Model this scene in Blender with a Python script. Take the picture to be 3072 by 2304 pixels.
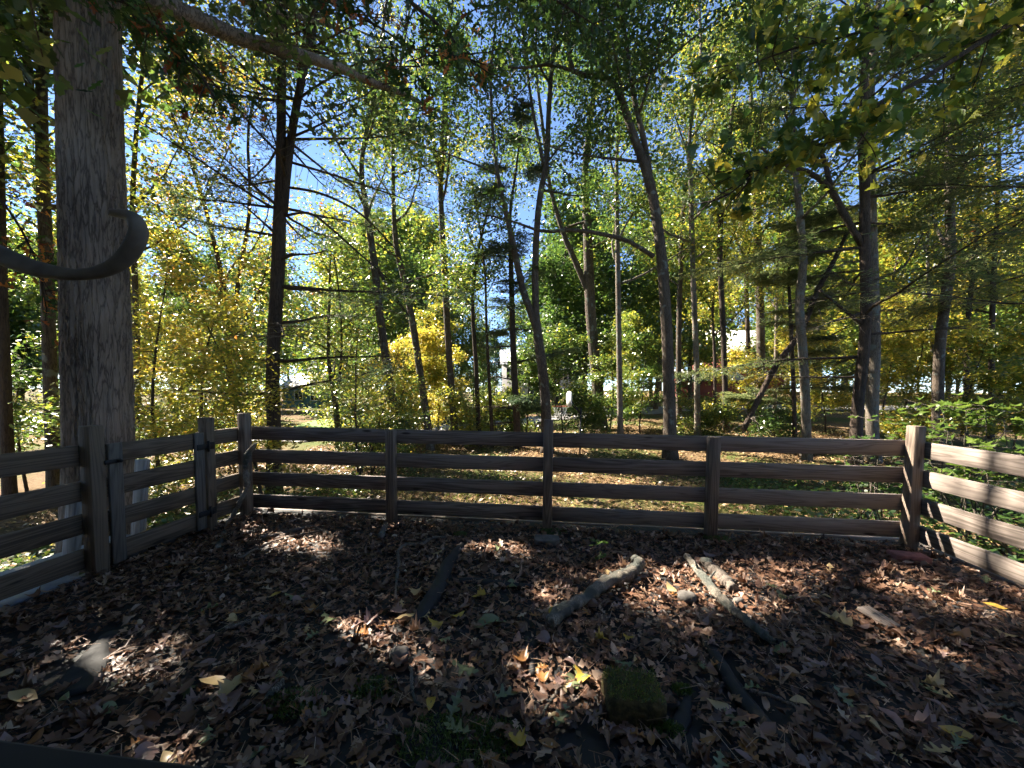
import bpy, math
import numpy as np
from mathutils import Matrix, Vector

R = math.radians
rng = np.random.default_rng(7)
scene = bpy.context.scene
for o in list(bpy.data.objects):
    bpy.data.objects.remove(o)

# ------------------------------------------------------------------ camera
F, PX, PY, CAMZ = 1154.0, 1536.0, 1229.5, 1.34          # focal length and principal point in 3072-wide pixels
YAW, PITCH, ROLL = R(6.5), R(3.0), 0.0083
RC = Matrix.Rotation(YAW, 3, 'Z') @ Matrix.Rotation(math.pi/2 - PITCH, 3, 'X') @ Matrix.Rotation(ROLL, 3, 'Z')
cam = bpy.data.cameras.new('camera')
cam.sensor_fit = 'HORIZONTAL'; cam.sensor_width = 36.0
cam.lens = 36.0*F/3072.0
cam.shift_y = (PY - 1152.0)/3072.0
cam.clip_start = 0.03; cam.clip_end = 2000
camo = bpy.data.objects.new('camera', cam)
camo.matrix_world = Matrix.Translation((0, 0, CAMZ)) @ RC.to_4x4()
scene.collection.objects.link(camo); scene.camera = camo

# ------------------------------------------------------------------ sky and sun
TO_SUN = np.array([-1.0, .53, 1.14]); TO_SUN /= np.linalg.norm(TO_SUN)
SUN_EL = math.asin(TO_SUN[2]); SUN_AZ = math.atan2(TO_SUN[0], TO_SUN[1])     # from +Y towards +X
world = bpy.data.worlds.new('World'); scene.world = world; world.use_nodes = True
wn = world.node_tree
sky = wn.nodes.new('ShaderNodeTexSky'); sky.sky_type = 'NISHITA'; sky.sun_disc = False
sky.sun_elevation = SUN_EL; sky.sun_rotation = SUN_AZ
sky.air_density = 0.75; sky.dust_density = 0.0; sky.ozone_density = 5.0; sky.altitude = 2500
wn.links.new(sky.outputs[0], wn.nodes['Background'].inputs[0])
wn.nodes['Background'].inputs[1].default_value = 0.07
sun = bpy.data.lights.new('sun', 'SUN'); sun.energy = 5.0; sun.angle = R(0.53); sun.color = (1.0, .94, .84)
suno = bpy.data.objects.new('sun', sun)
suno.rotation_euler = Vector(TO_SUN).to_track_quat('Z', 'Y').to_euler()
suno.location = (0, 0, 40)
scene.collection.objects.link(suno)
scene.view_settings.view_transform = 'Standard'; scene.view_settings.look = 'None'
scene.view_settings.gamma = 1.0; scene.view_settings.use_curve_mapping = False
scene.view_settings.exposure = 2.65
scene.view_settings.use_white_balance = True; scene.view_settings.white_balance_temperature = 7000
cy = scene.cycles
cy.max_bounces = 5; cy.diffuse_bounces = 4; cy.glossy_bounces = 2; cy.transmission_bounces = 4; cy.transparent_max_bounces = 4
cy.use_denoising = True; cy.use_adaptive_sampling = True; cy.adaptive_threshold = 0.04; cy.use_light_tree = False
cy.caustics_reflective = False; cy.caustics_refractive = False
cy.sample_clamp_indirect = 6.0

# ------------------------------------------------------------------ helpers
C = scene.collection
RCn = np.array(RC)

def ray(px, py):
    return RCn @ np.array([(px-PX)/F, -(py-PY)/F, -1.0])

FWD = np.array([-math.sin(YAW), math.cos(YAW), 0.0])
def at(px, py, d):
    """the point seen at a pixel at horizontal depth d"""
    v = ray(px, py); v = v*(d/(v @ FWD))
    return v + np.array([0, 0, CAMZ])

def on_plane_z(px, py, z=0.0):
    v = ray(px, py); return v*((z-CAMZ)/v[2]) + np.array([0, 0, CAMZ])
def on_plane_x(px, py, x):
    v = ray(px, py); return v*(x/v[0]) + np.array([0, 0, CAMZ])

def sig(t): return 1/(1+np.exp(-np.clip(t, -30, 30)))
def ground_z(x, y):
    x = np.asarray(x, float); y = np.asarray(y, float)
    yy = np.clip(y-10, 0, 38)
    z = -0.62 + 0.052*yy*sig((x-0.5)/3.5) - 0.35*sig((-x-5)/2.0)*sig((y-2)/2)
    z = z + 0.05*np.sin(x*.7+1.3)*np.cos(y*.55) + 0.03*np.sin(x*1.9+y*1.3)
    return z
def base_at(px, d):
    p = at(px, 1200, d); p[2] = float(ground_z(p[0], p[1])); return p

def tag(o, label=None, cat=None, group=None, kind=None):
    if label: o['label'] = label
    if cat: o['category'] = cat
    if group: o['group'] = group
    if kind: o['kind'] = kind
    return o
def empty(name, loc=(0, 0, 0)):
    o = bpy.data.objects.new(name, None); o.location = loc; o.empty_display_size = .1; C.objects.link(o); return o
def wm(o):
    m = o.matrix_basis.copy()
    return m if o.parent is None else wm(o.parent) @ o.matrix_parent_inverse @ m
def link(name, me, parent=None):
    """mesh in world coordinates; a child keeps them, a top-level object gets its origin at its own base"""
    o = bpy.data.objects.new(name, me); C.objects.link(o)
    if parent is not None:
        o.parent = parent; o.matrix_parent_inverse = wm(parent).inverted()
    elif len(me.vertices):
        co = np.zeros(len(me.vertices)*3, np.float32); me.vertices.foreach_get('co', co); co = co.reshape(-1, 3)
        org = np.array([co[:, 0].mean(), co[:, 1].mean(), co[:, 2].min()])
        me.vertices.foreach_set('co', (co-org).astype(np.float32).ravel()); me.update()
        o.location = org.tolist()
    return o

def mesh(name, V, faces, mat=None, v=None, smooth=False):
    """V (n,3); faces: list of (m,k) int arrays; v: per-face value"""
    me = bpy.data.meshes.new(name)
    V = np.asarray(V, np.float32)
    if not isinstance(faces, (list, tuple)): faces = [faces]
    faces = [np.asarray(f, np.int32) for f in faces if len(f)]
    me.vertices.add(len(V)); me.vertices.foreach_set('co', V.ravel())
    tot = sum(f.size for f in faces); nf = sum(len(f) for f in faces)
    me.loops.add(tot); me.polygons.add(nf)
    me.loops.foreach_set('vertex_index', np.concatenate([f.ravel() for f in faces]))
    lt = np.concatenate([np.full(len(f), f.shape[1], np.int32) for f in faces])
    ls = np.zeros(nf, np.int32); ls[1:] = np.cumsum(lt)[:-1]
    me.polygons.foreach_set('loop_start', ls)
    if smooth: me.polygons.foreach_set('use_smooth', np.ones(nf, bool))
    if v is not None:
        a = me.attributes.new('v', 'FLOAT', 'FACE'); a.data.foreach_set('value', np.asarray(v, np.float32))
    if mat is not None: me.materials.append(mat)
    me.update(calc_edges=True)
    return me

# node helpers ------------------------------------------------------
def newmat(name):
    m = bpy.data.materials.new(name); m.use_nodes = True
    nt = m.node_tree; nt.nodes.clear()
    out = nt.nodes.new('ShaderNodeOutputMaterial')
    return m, nt, out
def nd(nt, t, **kw):
    n = nt.nodes.new(t)
    for k, val in kw.items():
        if k in n.inputs: n.inputs[k].default_value = val
        else: setattr(n, k, val)
    return n
def ramp(nt, fac, stops):
    r = nt.nodes.new('ShaderNodeValToRGB'); e = r.color_ramp.elements
    while len(e) < len(stops): e.new(.5)
    for el, (p, c) in zip(e, stops):
        el.position = p; el.color = (*c, 1)
    if fac is not None: nt.links.new(fac, r.inputs[0])
    return r
def L(nt, a, b): nt.links.new(a, b)

def leaf_material(name, stops, transl=.5, gloss=.085, rough=.33, bright=1.5):
    m, nt, out = newmat(name)
    at_ = nd(nt, 'ShaderNodeAttribute', attribute_name='v')
    rp = ramp(nt, at_.outputs['Fac'], stops)
    d = nd(nt, 'ShaderNodeBsdfDiffuse'); t = nd(nt, 'ShaderNodeBsdfTranslucent')
    mul = nd(nt, 'ShaderNodeVectorMath', operation='SCALE'); mul.inputs['Scale'].default_value = bright
    L(nt, rp.outputs[0], d.inputs['Color']); L(nt, rp.outputs[0], mul.inputs[0]); L(nt, mul.outputs[0], t.inputs['Color'])
    mx = nd(nt, 'ShaderNodeMixShader'); mx.inputs[0].default_value = transl
    L(nt, d.outputs[0], mx.inputs[1]); L(nt, t.outputs[0], mx.inputs[2])
    g = nd(nt, 'ShaderNodeBsdfGlossy'); g.inputs['Roughness'].default_value = rough
    m2 = nd(nt, 'ShaderNodeMixShader'); m2.inputs[0].default_value = gloss
    L(nt, mx.outputs[0], m2.inputs[1]); L(nt, g.outputs[0], m2.inputs[2]); L(nt, m2.outputs[0], out.inputs[0])
    return m

M = {}
AUTUMN = [(0, (.018, .042, .012)), (.22, (.045, .095, .018)), (.42, (.12, .17, .025)), (.6, (.34, .30, .035)),
          (.76, (.50, .33, .045)), (.88, (.42, .15, .03)), (1, (.17, .035, .02))]
M['leaf'] = leaf_material('tree_leaf', AUTUMN)
M['leaf_near'] = leaf_material('near_leaf', AUTUMN, transl=.42, gloss=.04, rough=.45)
M['needle'] = leaf_material('conifer_needle', [(0, (.022, .05, .02)), (.5, (.085, .125, .045)), (1, (.24, .24, .09))], transl=.4, gloss=.10)
M['dry'] = leaf_material('dry_leaf', [(0, (.035, .017, .011)), (.3, (.13, .062, .036)), (.6, (.24, .135, .085)), (.85, (.38, .25, .175)), (1, (.48, .36, .27))], transl=.14, gloss=.05, rough=.45, bright=1.1)
M['forest_dry'] = leaf_material('forest_dry_leaf', [(0, (.06, .035, .018)), (.5, (.20, .12, .06)), (.8, (.36, .24, .13)), (1, (.45, .34, .12))], transl=.14, gloss=.06, rough=.4)

def solid_leaf(name, c, t=.2):
    return leaf_material(name, [(0, c), (1, c)], transl=t, gloss=.05)
M['yellow_dry'] = solid_leaf('yellow_fallen_leaf', (.52, .34, .06))
M['tan_dry'] = solid_leaf('tan_fallen_leaf', (.46, .34, .17))
M['green_dry'] = solid_leaf('pale_green_fallen_leaf', (.17, .20, .10))
M['brown_dry'] = solid_leaf('brown_fallen_leaf', (.17, .095, .066))
M['mauve_dry'] = solid_leaf('mauve_brown_fallen_leaf', (.26, .17, .15))
M['orange_dry'] = solid_leaf('orange_brown_fallen_leaf', (.30, .14, .05))

def bark_material(name, dark, light, scale=1.0, moss=0.0, bump=.6):
    m, nt, out = newmat(name)
    tc = nd(nt, 'ShaderNodeTexCoord')
    mp = nd(nt, 'ShaderNodeMapping'); mp.inputs['Scale'].default_value = (10*scale, 10*scale, 1.1*scale)
    L(nt, tc.outputs['Object'], mp.inputs[0])
    n1 = nd(nt, 'ShaderNodeTexNoise'); n1.inputs['Scale'].default_value = 3.0; n1.inputs['Detail'].default_value = 8; n1.inputs['Roughness'].default_value = .65
    L(nt, mp.outputs[0], n1.inputs['Vector'])
    vo = nd(nt, 'ShaderNodeTexVoronoi', feature='DISTANCE_TO_EDGE'); vo.inputs['Scale'].default_value = 2.4
    wv = nd(nt, 'ShaderNodeTexNoise'); wv.inputs['Scale'].default_value = 1.5; wv.inputs['Detail'].default_value = 5; L(nt, mp.outputs[0], wv.inputs['Vector'])
    ws = nd(nt, 'ShaderNodeVectorMath', operation='MULTIPLY_ADD'); L(nt, wv.outputs['Color'], ws.inputs[0]); ws.inputs[1].default_value = (1.5, 1.5, 1.1); L(nt, mp.outputs[0], ws.inputs[2])
    L(nt, ws.outputs[0], vo.inputs['Vector'])
    cr = ramp(nt, vo.outputs['Distance'], [(0, (.28, .28, .28)), (.13, (1, 1, 1))])
    big = nd(nt, 'ShaderNodeTexNoise'); big.inputs['Scale'].default_value = 1.3; big.inputs['Detail'].default_value = 4
    L(nt, tc.outputs['Object'], big.inputs['Vector'])
    mix = nd(nt, 'ShaderNodeMath', operation='MULTIPLY'); L(nt, n1.outputs[0], mix.inputs[0]); L(nt, cr.outputs[0], mix.inputs[1])
    ad = nd(nt, 'ShaderNodeMath', operation='MULTIPLY_ADD'); L(nt, big.outputs[0], ad.inputs[0]); ad.inputs[1].default_value = .7; L(nt, mix.outputs[0], ad.inputs[2])
    col = ramp(nt, ad.outputs[0], [(.3, dark), (.62, tuple((a+b)/2 for a, b in zip(dark, light))), (.95, light)])
    p = nd(nt, 'ShaderNodeBsdfPrincipled'); p.inputs['Roughness'].default_value = .9; p.inputs['Specular IOR Level'].default_value = .2
    src = col.outputs[0]
    if moss > 0:
        mn = nd(nt, 'ShaderNodeTexNoise'); mn.inputs['Scale'].default_value = 5; mn.inputs['Detail'].default_value = 5
        L(nt, tc.outputs['Object'], mn.inputs['Vector'])
        mr = ramp(nt, mn.outputs[0], [(.62-moss*.2, (0, 0, 0)), (.7-moss*.2, (1, 1, 1))])
        mm = nd(nt, 'ShaderNodeMix', data_type='RGBA'); L(nt, mr.outputs[0], mm.inputs[0]); L(nt, src, mm.inputs[6]); mm.inputs[7].default_value = (.16, .17, .15, 1)
        src = mm.outputs[2]
    L(nt, src, p.inputs['Base Color'])
    b = nd(nt, 'ShaderNodeBump'); b.inputs['Strength'].default_value = bump; b.inputs['Distance'].default_value = .03
    L(nt, mix.outputs[0], b.inputs['Height']); L(nt, b.outputs[0], p.inputs['Normal']); L(nt, p.outputs[0], out.inputs[0])
    return m
M['bark_oak'] = bark_material('oak_bark', (.025, .019, .015), (.26, .205, .165), .9)
M['bark'] = bark_material('grey_brown_bark', (.018, .014, .011), (.12, .093, .072), 1.6, moss=.15)
M['bark_pale'] = bark_material('pale_bark', (.04, .032, .026), (.21, .175, .14), 1.5, moss=.35)
M['bark_dark'] = bark_material('dark_conifer_bark', (.012, .010, .009), (.085, .062, .048), 1.6)
M['twig'] = bark_material('twig_bark', (.03, .024, .02), (.15, .125, .10), 3)
M['stick_pale'] = bark_material('pale_lichen_stick', (.08, .066, .054), (.52, .46, .38), 5, moss=.8, bump=.9)
M['stick_grey'] = bark_material('grey_stick', (.04, .034, .03), (.24, .20, .17), 5, moss=.3)

def wood_material(name, dark, light, rough=.75):
    """weathered board, grain along local X of each board"""
    m, nt, out = newmat(name)
    tc = nd(nt, 'ShaderNodeTexCoord'); oi = nd(nt, 'ShaderNodeObjectInfo')
    off = nd(nt, 'ShaderNodeVectorMath', operation='SCALE'); off.inputs[0].default_value = (37, 11, 23); L(nt, oi.outputs['Random'], off.inputs['Scale'])
    addv = nd(nt, 'ShaderNodeVectorMath', operation='ADD'); L(nt, tc.outputs['Object'], addv.inputs[0]); L(nt, off.outputs[0], addv.inputs[1])
    mp = nd(nt, 'ShaderNodeMapping'); mp.inputs['Scale'].default_value = (.55, 9, 9); L(nt, addv.outputs[0], mp.inputs[0])
    big = nd(nt, 'ShaderNodeTexNoise'); big.inputs['Scale'].default_value = 1.2; big.inputs['Detail'].default_value = 2; big.inputs['Distortion'].default_value = .35
    L(nt, mp.outputs[0], big.inputs['Vector'])
    sc = nd(nt, 'ShaderNodeMath', operation='MULTIPLY'); L(nt, big.outputs[0], sc.inputs[0]); sc.inputs[1].default_value = 11.0
    fr = nd(nt, 'ShaderNodeMath', operation='PINGPONG'); L(nt, sc.outputs[0], fr.inputs[0]); fr.inputs[1].default_value = .5
    mp2 = nd(nt, 'ShaderNodeMapping'); mp2.inputs['Scale'].default_value = (3, 160, 160); L(nt, addv.outputs[0], mp2.inputs[0])
    fine = nd(nt, 'ShaderNodeTexNoise'); fine.inputs['Scale'].default_value = 1; fine.inputs['Detail'].default_value = 4; L(nt, mp2.outputs[0], fine.inputs['Vector'])
    st = nd(nt, 'ShaderNodeTexNoise'); st.inputs['Scale'].default_value = 2.2; st.inputs['Detail'].default_value = 5; L(nt, addv.outputs[0], st.inputs['Vector'])
    # knots
    mpk = nd(nt, 'ShaderNodeMapping'); mpk.inputs['Scale'].default_value = (1.6, 7, 7); L(nt, addv.outputs[0], mpk.inputs[0])
    vk = nd(nt, 'ShaderNodeTexVoronoi'); vk.inputs['Scale'].default_value = 1.0; L(nt, mpk.outputs[0], vk.inputs['Vector'])
    kn = ramp(nt, vk.outputs['Distance'], [(.05, (0, 0, 0)), (.11, (1, 1, 1))])
    a1 = nd(nt, 'ShaderNodeMath', operation='MULTIPLY_ADD'); L(nt, fr.outputs[0], a1.inputs[0]); a1.inputs[1].default_value = 1.0
    m1 = nd(nt, 'ShaderNodeMath', operation='MULTIPLY'); L(nt, fine.outputs[0], m1.inputs[0]); m1.inputs[1].default_value = .5
    L(nt, m1.outputs[0], a1.inputs[2])
    a2 = nd(nt, 'ShaderNodeMath', operation='MULTIPLY_ADD'); L(nt, st.outputs[0], a2.inputs[0]); a2.inputs[1].default_value = .55; L(nt, a1.outputs[0], a2.inputs[2])
    a3 = nd(nt, 'ShaderNodeMath', operation='MULTIPLY'); L(nt, a2.outputs[0], a3.inputs[0]); L(nt, kn.outputs[0], a3.inputs[1])
    tint = nd(nt, 'ShaderNodeMath', operation='MULTIPLY_ADD'); L(nt, oi.outputs['Random'], tint.inputs[0]); tint.inputs[1].default_value = .2; L(nt, a3.outputs[0], tint.inputs[2])
    col = ramp(nt, tint.outputs[0], [(.25, dark), (.7, tuple(.5*a+.5*b for a, b in zip(dark, light))), (1.1 if False else 1.0, light)])
    p = nd(nt, 'ShaderNodeBsdfPrincipled'); p.inputs['Roughness'].default_value = rough; p.inputs['Specular IOR Level'].default_value = .25
    L(nt, col.outputs[0], p.inputs['Base Color'])
    b = nd(nt, 'ShaderNodeBump'); b.inputs['Strength'].default_value = .4; b.inputs['Distance'].default_value = .004
    L(nt, a3.outputs[0], b.inputs['Height']); L(nt, b.outputs[0], p.inputs['Normal']); L(nt, p.outputs[0], out.inputs[0])
    return m
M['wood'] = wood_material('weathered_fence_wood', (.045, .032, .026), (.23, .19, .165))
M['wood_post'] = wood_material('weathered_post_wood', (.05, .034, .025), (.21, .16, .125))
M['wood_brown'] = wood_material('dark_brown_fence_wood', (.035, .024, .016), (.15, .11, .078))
M['wood_dark'] = wood_material('dark_damp_wood', (.03, .025, .021), (.13, .115, .10))
M['wood_pale'] = wood_material('pale_weathered_wood', (.20, .185, .165), (.48, .46, .43))


def simple(name, c, rough=.7, metal=0.0, noise=.25, nscale=8.0, bump=0.0):
    m, nt, out = newmat(name)
    p = nd(nt, 'ShaderNodeBsdfPrincipled'); p.inputs['Roughness'].default_value = rough; p.inputs['Metallic'].default_value = metal
    tc = nd(nt, 'ShaderNodeTexCoord'); n = nd(nt, 'ShaderNodeTexNoise'); n.inputs['Scale'].default_value = nscale; n.inputs['Detail'].default_value = 6
    L(nt, tc.outputs['Object'], n.inputs['Vector'])
    r = ramp(nt, n.outputs[0], [(.3, tuple(x*(1-noise) for x in c)), (.7, tuple(min(1, x*(1+noise)) for x in c))])
    L(nt, r.outputs[0], p.inputs['Base Color'])
    if bump:
        b = nd(nt, 'ShaderNodeBump'); b.inputs['Strength'].default_value = bump; b.inputs['Distance'].default_value = .01
        L(nt, n.outputs[0], b.inputs['Height']); L(nt, b.outputs[0], p.inputs['Normal'])
    L(nt, p.outputs[0], out.inputs[0])
    return m
M['wood_arm'] = simple('grey_weathered_wood', (.13, .11, .09), .8, 0, .35, 9, .3)
M['iron'] = simple('black_iron', (.012, .012, .013), .6, .3)
M['membrane'] = simple('dark_roof_membrane', (.018, .018, .019), .75, 0, .3, 20, .3)
M['flashing'] = simple('blue_grey_flashing', (.22, .25, .31), .45, .3, .35, 9)
M['brick'] = simple('red_brick', (.24, .095, .085), .85, 0, .3, 30, .4)
M['stone'] = simple('grey_stone', (.12, .108, .098), .85, 0, .4, 14, .5)
M['moss'] = simple('moss', (.085, .066, .025), .95, 0, .6, 40, 1.0)
M['black'] = simple('black_sill', (.0025, .0025, .003), 1.0, 0, .3, 5)
M['white'] = simple('white_paint', (.75, .75, .74), .6, 0, .05)
M['orange_metal'] = simple('rusty_rim', (.25, .07, .03), .6, .3)
M['lilac_siding'] = simple('pale_grey_siding', (.55, .53, .56), .7, 0, .08, 3)
M['red_siding'] = simple('red_siding', (.22, .05, .04), .75, 0, .15, 3)
M['teal_siding'] = simple('teal_siding', (.05, .13, .15), .7, 0, .15, 3)
M['roof_grey'] = simple('grey_roof', (.30, .32, .36), .8, 0, .2, 3)
M['roof_pale'] = simple('pale_roof', (.60, .58, .55), .8, 0, .1, 3)
M['glass'] = simple('dark_window_glass', (.02, .025, .03), .1, 0, .1)
M['shutter'] = simple('black_shutter', (.012, .012, .014), .6, 0, .1)
M['asphalt'] = simple('pale_asphalt', (.22, .21, .20), .9, 0, .2, 4)
M['net'] = simple('net_cord', (.55, .54, .5), .9, 0, .05)

def ground_material():
    m, nt, out = newmat('forest_floor')
    tc = nd(nt, 'ShaderNodeTexCoord')
    n1 = nd(nt, 'ShaderNodeTexNoise'); n1.inputs['Scale'].default_value = .45; n1.inputs['Detail'].default_value = 6
    n2 = nd(nt, 'ShaderNodeTexNoise'); n2.inputs['Scale'].default_value = 14; n2.inputs['Detail'].default_value = 8; n2.inputs['Roughness'].default_value = .7
    vo = nd(nt, 'ShaderNodeTexVoronoi'); vo.inputs['Scale'].default_value = 11
    for n in (n1, n2, vo): L(nt, tc.outputs['Object'], n.inputs['Vector'])
    lit = ramp(nt, n2.outputs[0], [(.3, (.05, .032, .018)), (.5, (.12, .078, .042)), (.7, (.24, .165, .095))])
    gr = ramp(nt, n2.outputs[0], [(.3, (.035, .045, .012)), (.6, (.085, .10, .03)), (.75, (.17, .155, .06))])
    f = ramp(nt, n1.outputs[0], [(.46, (0, 0, 0)), (.58, (1, 1, 1))])
    mx = nd(nt, 'ShaderNodeMix', data_type='RGBA'); L(nt, f.outputs[0], mx.inputs[0]); L(nt, lit.outputs[0], mx.inputs[6]); L(nt, gr.outputs[0], mx.inputs[7])
    p = nd(nt, 'ShaderNodeBsdfPrincipled'); p.inputs['Roughness'].default_value = .95; p.inputs['Specular IOR Level'].default_value = .1
    L(nt, mx.outputs[2], p.inputs['Base Color'])
    b = nd(nt, 'ShaderNodeBump'); b.inputs['Strength'].default_value = .8; b.inputs['Distance'].default_value = .05
    L(nt, n2.outputs[0], b.inputs['Height']); L(nt, b.outputs[0], p.inputs['Normal']); L(nt, p.outputs[0], out.inputs[0])
    return m
M['ground'] = ground_material()
M['lawn'] = simple('lawn_grass', (.13, .20, .03), .9, 0, .4, 6, .6)

# geometry helpers ------------------------------------------------------
def bevel_box(sx, sy, sz, b):
    """box centred at the origin with chamfered edges: vertices, faces"""
    hx, hy, hz = sx/2, sy/2, sz/2; V = []; Fq = []; Ft = []
    idx = {}
    for ix in (-1, 1):
        for iy in (-1, 1):
            for iz in (-1, 1):
                for a in range(3):
                    h = [hx-b, hy-b, hz-b]; h[a] += b
                    idx[(ix, iy, iz, a)] = len(V); V.append((ix*h[0], iy*h[1], iz*h[2]))
    def q(*k): Fq.append([idx[x] for x in k])
    for s in (-1, 1):
        o = (-1, 1) if s > 0 else (1, -1)
        q(*[(s, y, z, 0) for y, z in ((-1, -1), (1, -1), (1, 1), (-1, 1))][::s])
        q(*[(x, s, z, 1) for x, z in ((-1, -1), (-1, 1), (1, 1), (1, -1))][::s])
        q(*[(x, y, s, 2) for x, y in ((-1, -1), (1, -1), (1, 1), (-1, 1))][::s])
    for y in (-1, 1):
        for z in (-1, 1):
            q(*[(-1, y, z, 1), (1, y, z, 1), (1, y, z, 2), (-1, y, z, 2)][::-y*z])
    for x in (-1, 1):
        for z in (-1, 1):
            q(*[(x, -1, z, 0), (x, 1, z, 0), (x, 1, z, 2), (x, -1, z, 2)][::x*z])
    for x in (-1, 1):
        for y in (-1, 1):
            q(*[(x, y, -1, 0), (x, y, 1, 0), (x, y, 1, 1), (x, y, -1, 1)][::-x*y])
    for x in (-1, 1):
        for y in (-1, 1):
            for z in (-1, 1):
                Ft.append([idx[(x, y, z, a)] for a in ((0, 1, 2) if x*y*z > 0 else (0, 2, 1))])
    return np.array(V), [np.array(Fq), np.array(Ft)]

def box_obj(name, center, size, mat, parent=None, b=.004, rot=(0, 0, 0), long_axis=True):
    """bevelled box; the mesh is built with its longest side along local X so that wood grain follows it"""
    size = list(size); order = [0, 1, 2]
    extra = Matrix.Identity(3)
    if long_axis:
        k = int(np.argmax(size))
        if k == 1: size = [size[1], size[0], size[2]]; extra = Matrix.Rotation(math.pi/2, 3, 'Z')
        elif k == 2: size = [size[2], size[1], size[0]]; extra = Matrix.Rotation(-math.pi/2, 3, 'Y')
    V, Fs = bevel_box(*size, min(b, min(size)*.3))
    me = mesh(name, V, Fs, mat)
    o = bpy.data.objects.new(name, me); C.objects.link(o)
    from mathutils import Euler
    mw = Matrix.Translation(Vector(center)) @ (Euler(rot).to_matrix() @ extra).to_4x4()
    if parent is not None:
        o.parent = parent; o.matrix_parent_inverse = wm(parent).inverted(); o.matrix_basis = mw
    else: o.matrix_world = mw
    return o

def tube_arrays(P, r, n=8, cap=True):
    P = np.asarray(P, float); r = np.broadcast_to(np.asarray(r, float), (len(P),))
    T = np.gradient(P, axis=0); T /= np.linalg.norm(T, axis=1)[:, None]+1e-9
    ref = np.array([0.31, .95, 0.05]) if abs(T[0][2]) > .6 else np.array([0.05, .1, 1.0])
    A = np.cross(T, ref); A /= np.linalg.norm(A, axis=1)[:, None]+1e-9
    B = np.cross(T, A)
    a = np.linspace(0, 2*np.pi, n, endpoint=False)
    V = P[:, None, :] + r[:, None, None]*(np.cos(a)[None, :, None]*A[:, None, :] + np.sin(a)[None, :, None]*B[:, None, :])
    m = len(P); i = np.arange(m-1)[:, None]; j = np.arange(n)[None, :]; j2 = (j+1) % n
    Q = np.stack([i*n+j+0*j2, i*n+j2, (i+1)*n+j2, (i+1)*n+j+0*j2], -1).reshape(-1, 4)
    V = V.reshape(-1, 3)
    if cap:
        V = np.vstack([V, P[0], P[-1]]); c0, c1 = m*n, m*n+1
        j = np.arange(n); j2 = (j+1) % n
        Tt = np.vstack([np.stack([np.full(n, c0), j2, j], 1), np.stack([np.full(n, c1), (m-1)*n+j, (m-1)*n+j2], 1)])
        return V, Q, Tt
    return V, Q, np.zeros((0, 3), int)

class Acc:
    def __init__(s): s.V = []; s.Q = []; s.T = []; s.n = 0
    def add(s, V, Q, T=None):
        s.V.append(V)
        if len(Q): s.Q.append(np.asarray(Q)+s.n)
        if T is not None and len(T): s.T.append(np.asarray(T)+s.n)
        s.n += len(V)
    def mesh(s, name, mat, smooth=True):
        fs = []
        if s.Q: fs.append(np.vstack(s.Q))
        if s.T: fs.append(np.vstack(s.T))
        return mesh(name, np.vstack(s.V), fs, mat, smooth=smooth)

def smooth_path(P, n):
    """Catmull-Rom through the points (any columns)"""
    P = np.asarray(P, float)
    if len(P) < 3:
        t = np.linspace(0, 1, n)[:, None]; return P[0]*(1-t)+P[-1]*t
    Q = np.vstack([2*P[0]-P[1], P, 2*P[-1]-P[-2]])
    seg = np.linspace(0, len(P)-1-1e-6, n); k = seg.astype(int); t = (seg-k)[:, None]
    a, b, c, d = Q[k], Q[k+1], Q[k+2], Q[k+3]
    return .5*((2*b)+(-a+c)*t+(2*a-5*b+4*c-d)*t**2+(-a+3*b-3*c+d)*t**3)

def unit(a): return a/(np.linalg.norm(a, axis=-1, keepdims=True)+1e-9)
def leaf_quads(P, size, up=.8, aspect=.55, fold=.12, droop=.35, flat=0.0, r=rng):
    n = len(P)
    nr = r.normal(size=(n, 3)); nr[:, 2] = np.abs(nr[:, 2])+up; nr = unit(nr)
    d = r.normal(size=(n, 3)); d[:, 2] -= droop
    u = unit(d - (d*nr).sum(1)[:, None]*nr); w = np.cross(nr, u)
    s = np.broadcast_to(size, (n,))[:, None]
    a = P; b = P + u*s*.45 + w*s*aspect*.5 + nr*s*fold; c = P + u*s; e = P + u*s*.45 - w*s*aspect*.5 + nr*s*fold
    V = np.stack([a, b, c, e], 1).reshape(-1, 3)
    Q = np.arange(4*n).reshape(n, 4)
    return V, Q

NGON = np.array([(0, 0), (.18, .13), (.30, .06), (.46, .25), (.58, .10), (.76, .17), (1, 0), (.76, -.17), (.58, -.10), (.46, -.25), (.30, -.06), (.18, -.13)])
def leaf_ngons(P, size, up=.7, r=rng):
    n = len(P); nr = r.normal(size=(n, 3)); nr[:, 2] = np.abs(nr[:, 2])+up; nr = unit(nr)
    d = r.normal(size=(n, 3)); d[:, 2] -= .35
    u = unit(d-(d*nr).sum(1)[:, None]*nr); w = np.cross(nr, u); s = size[:, None, None]
    V = P[:, None]+s*(u[:, None]*NGON[None, :, :1]+w[:, None]*NGON[None, :, 1:]*1.15)
    return V.reshape(-1, 3), np.arange(12*n).reshape(n, 12)
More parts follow.
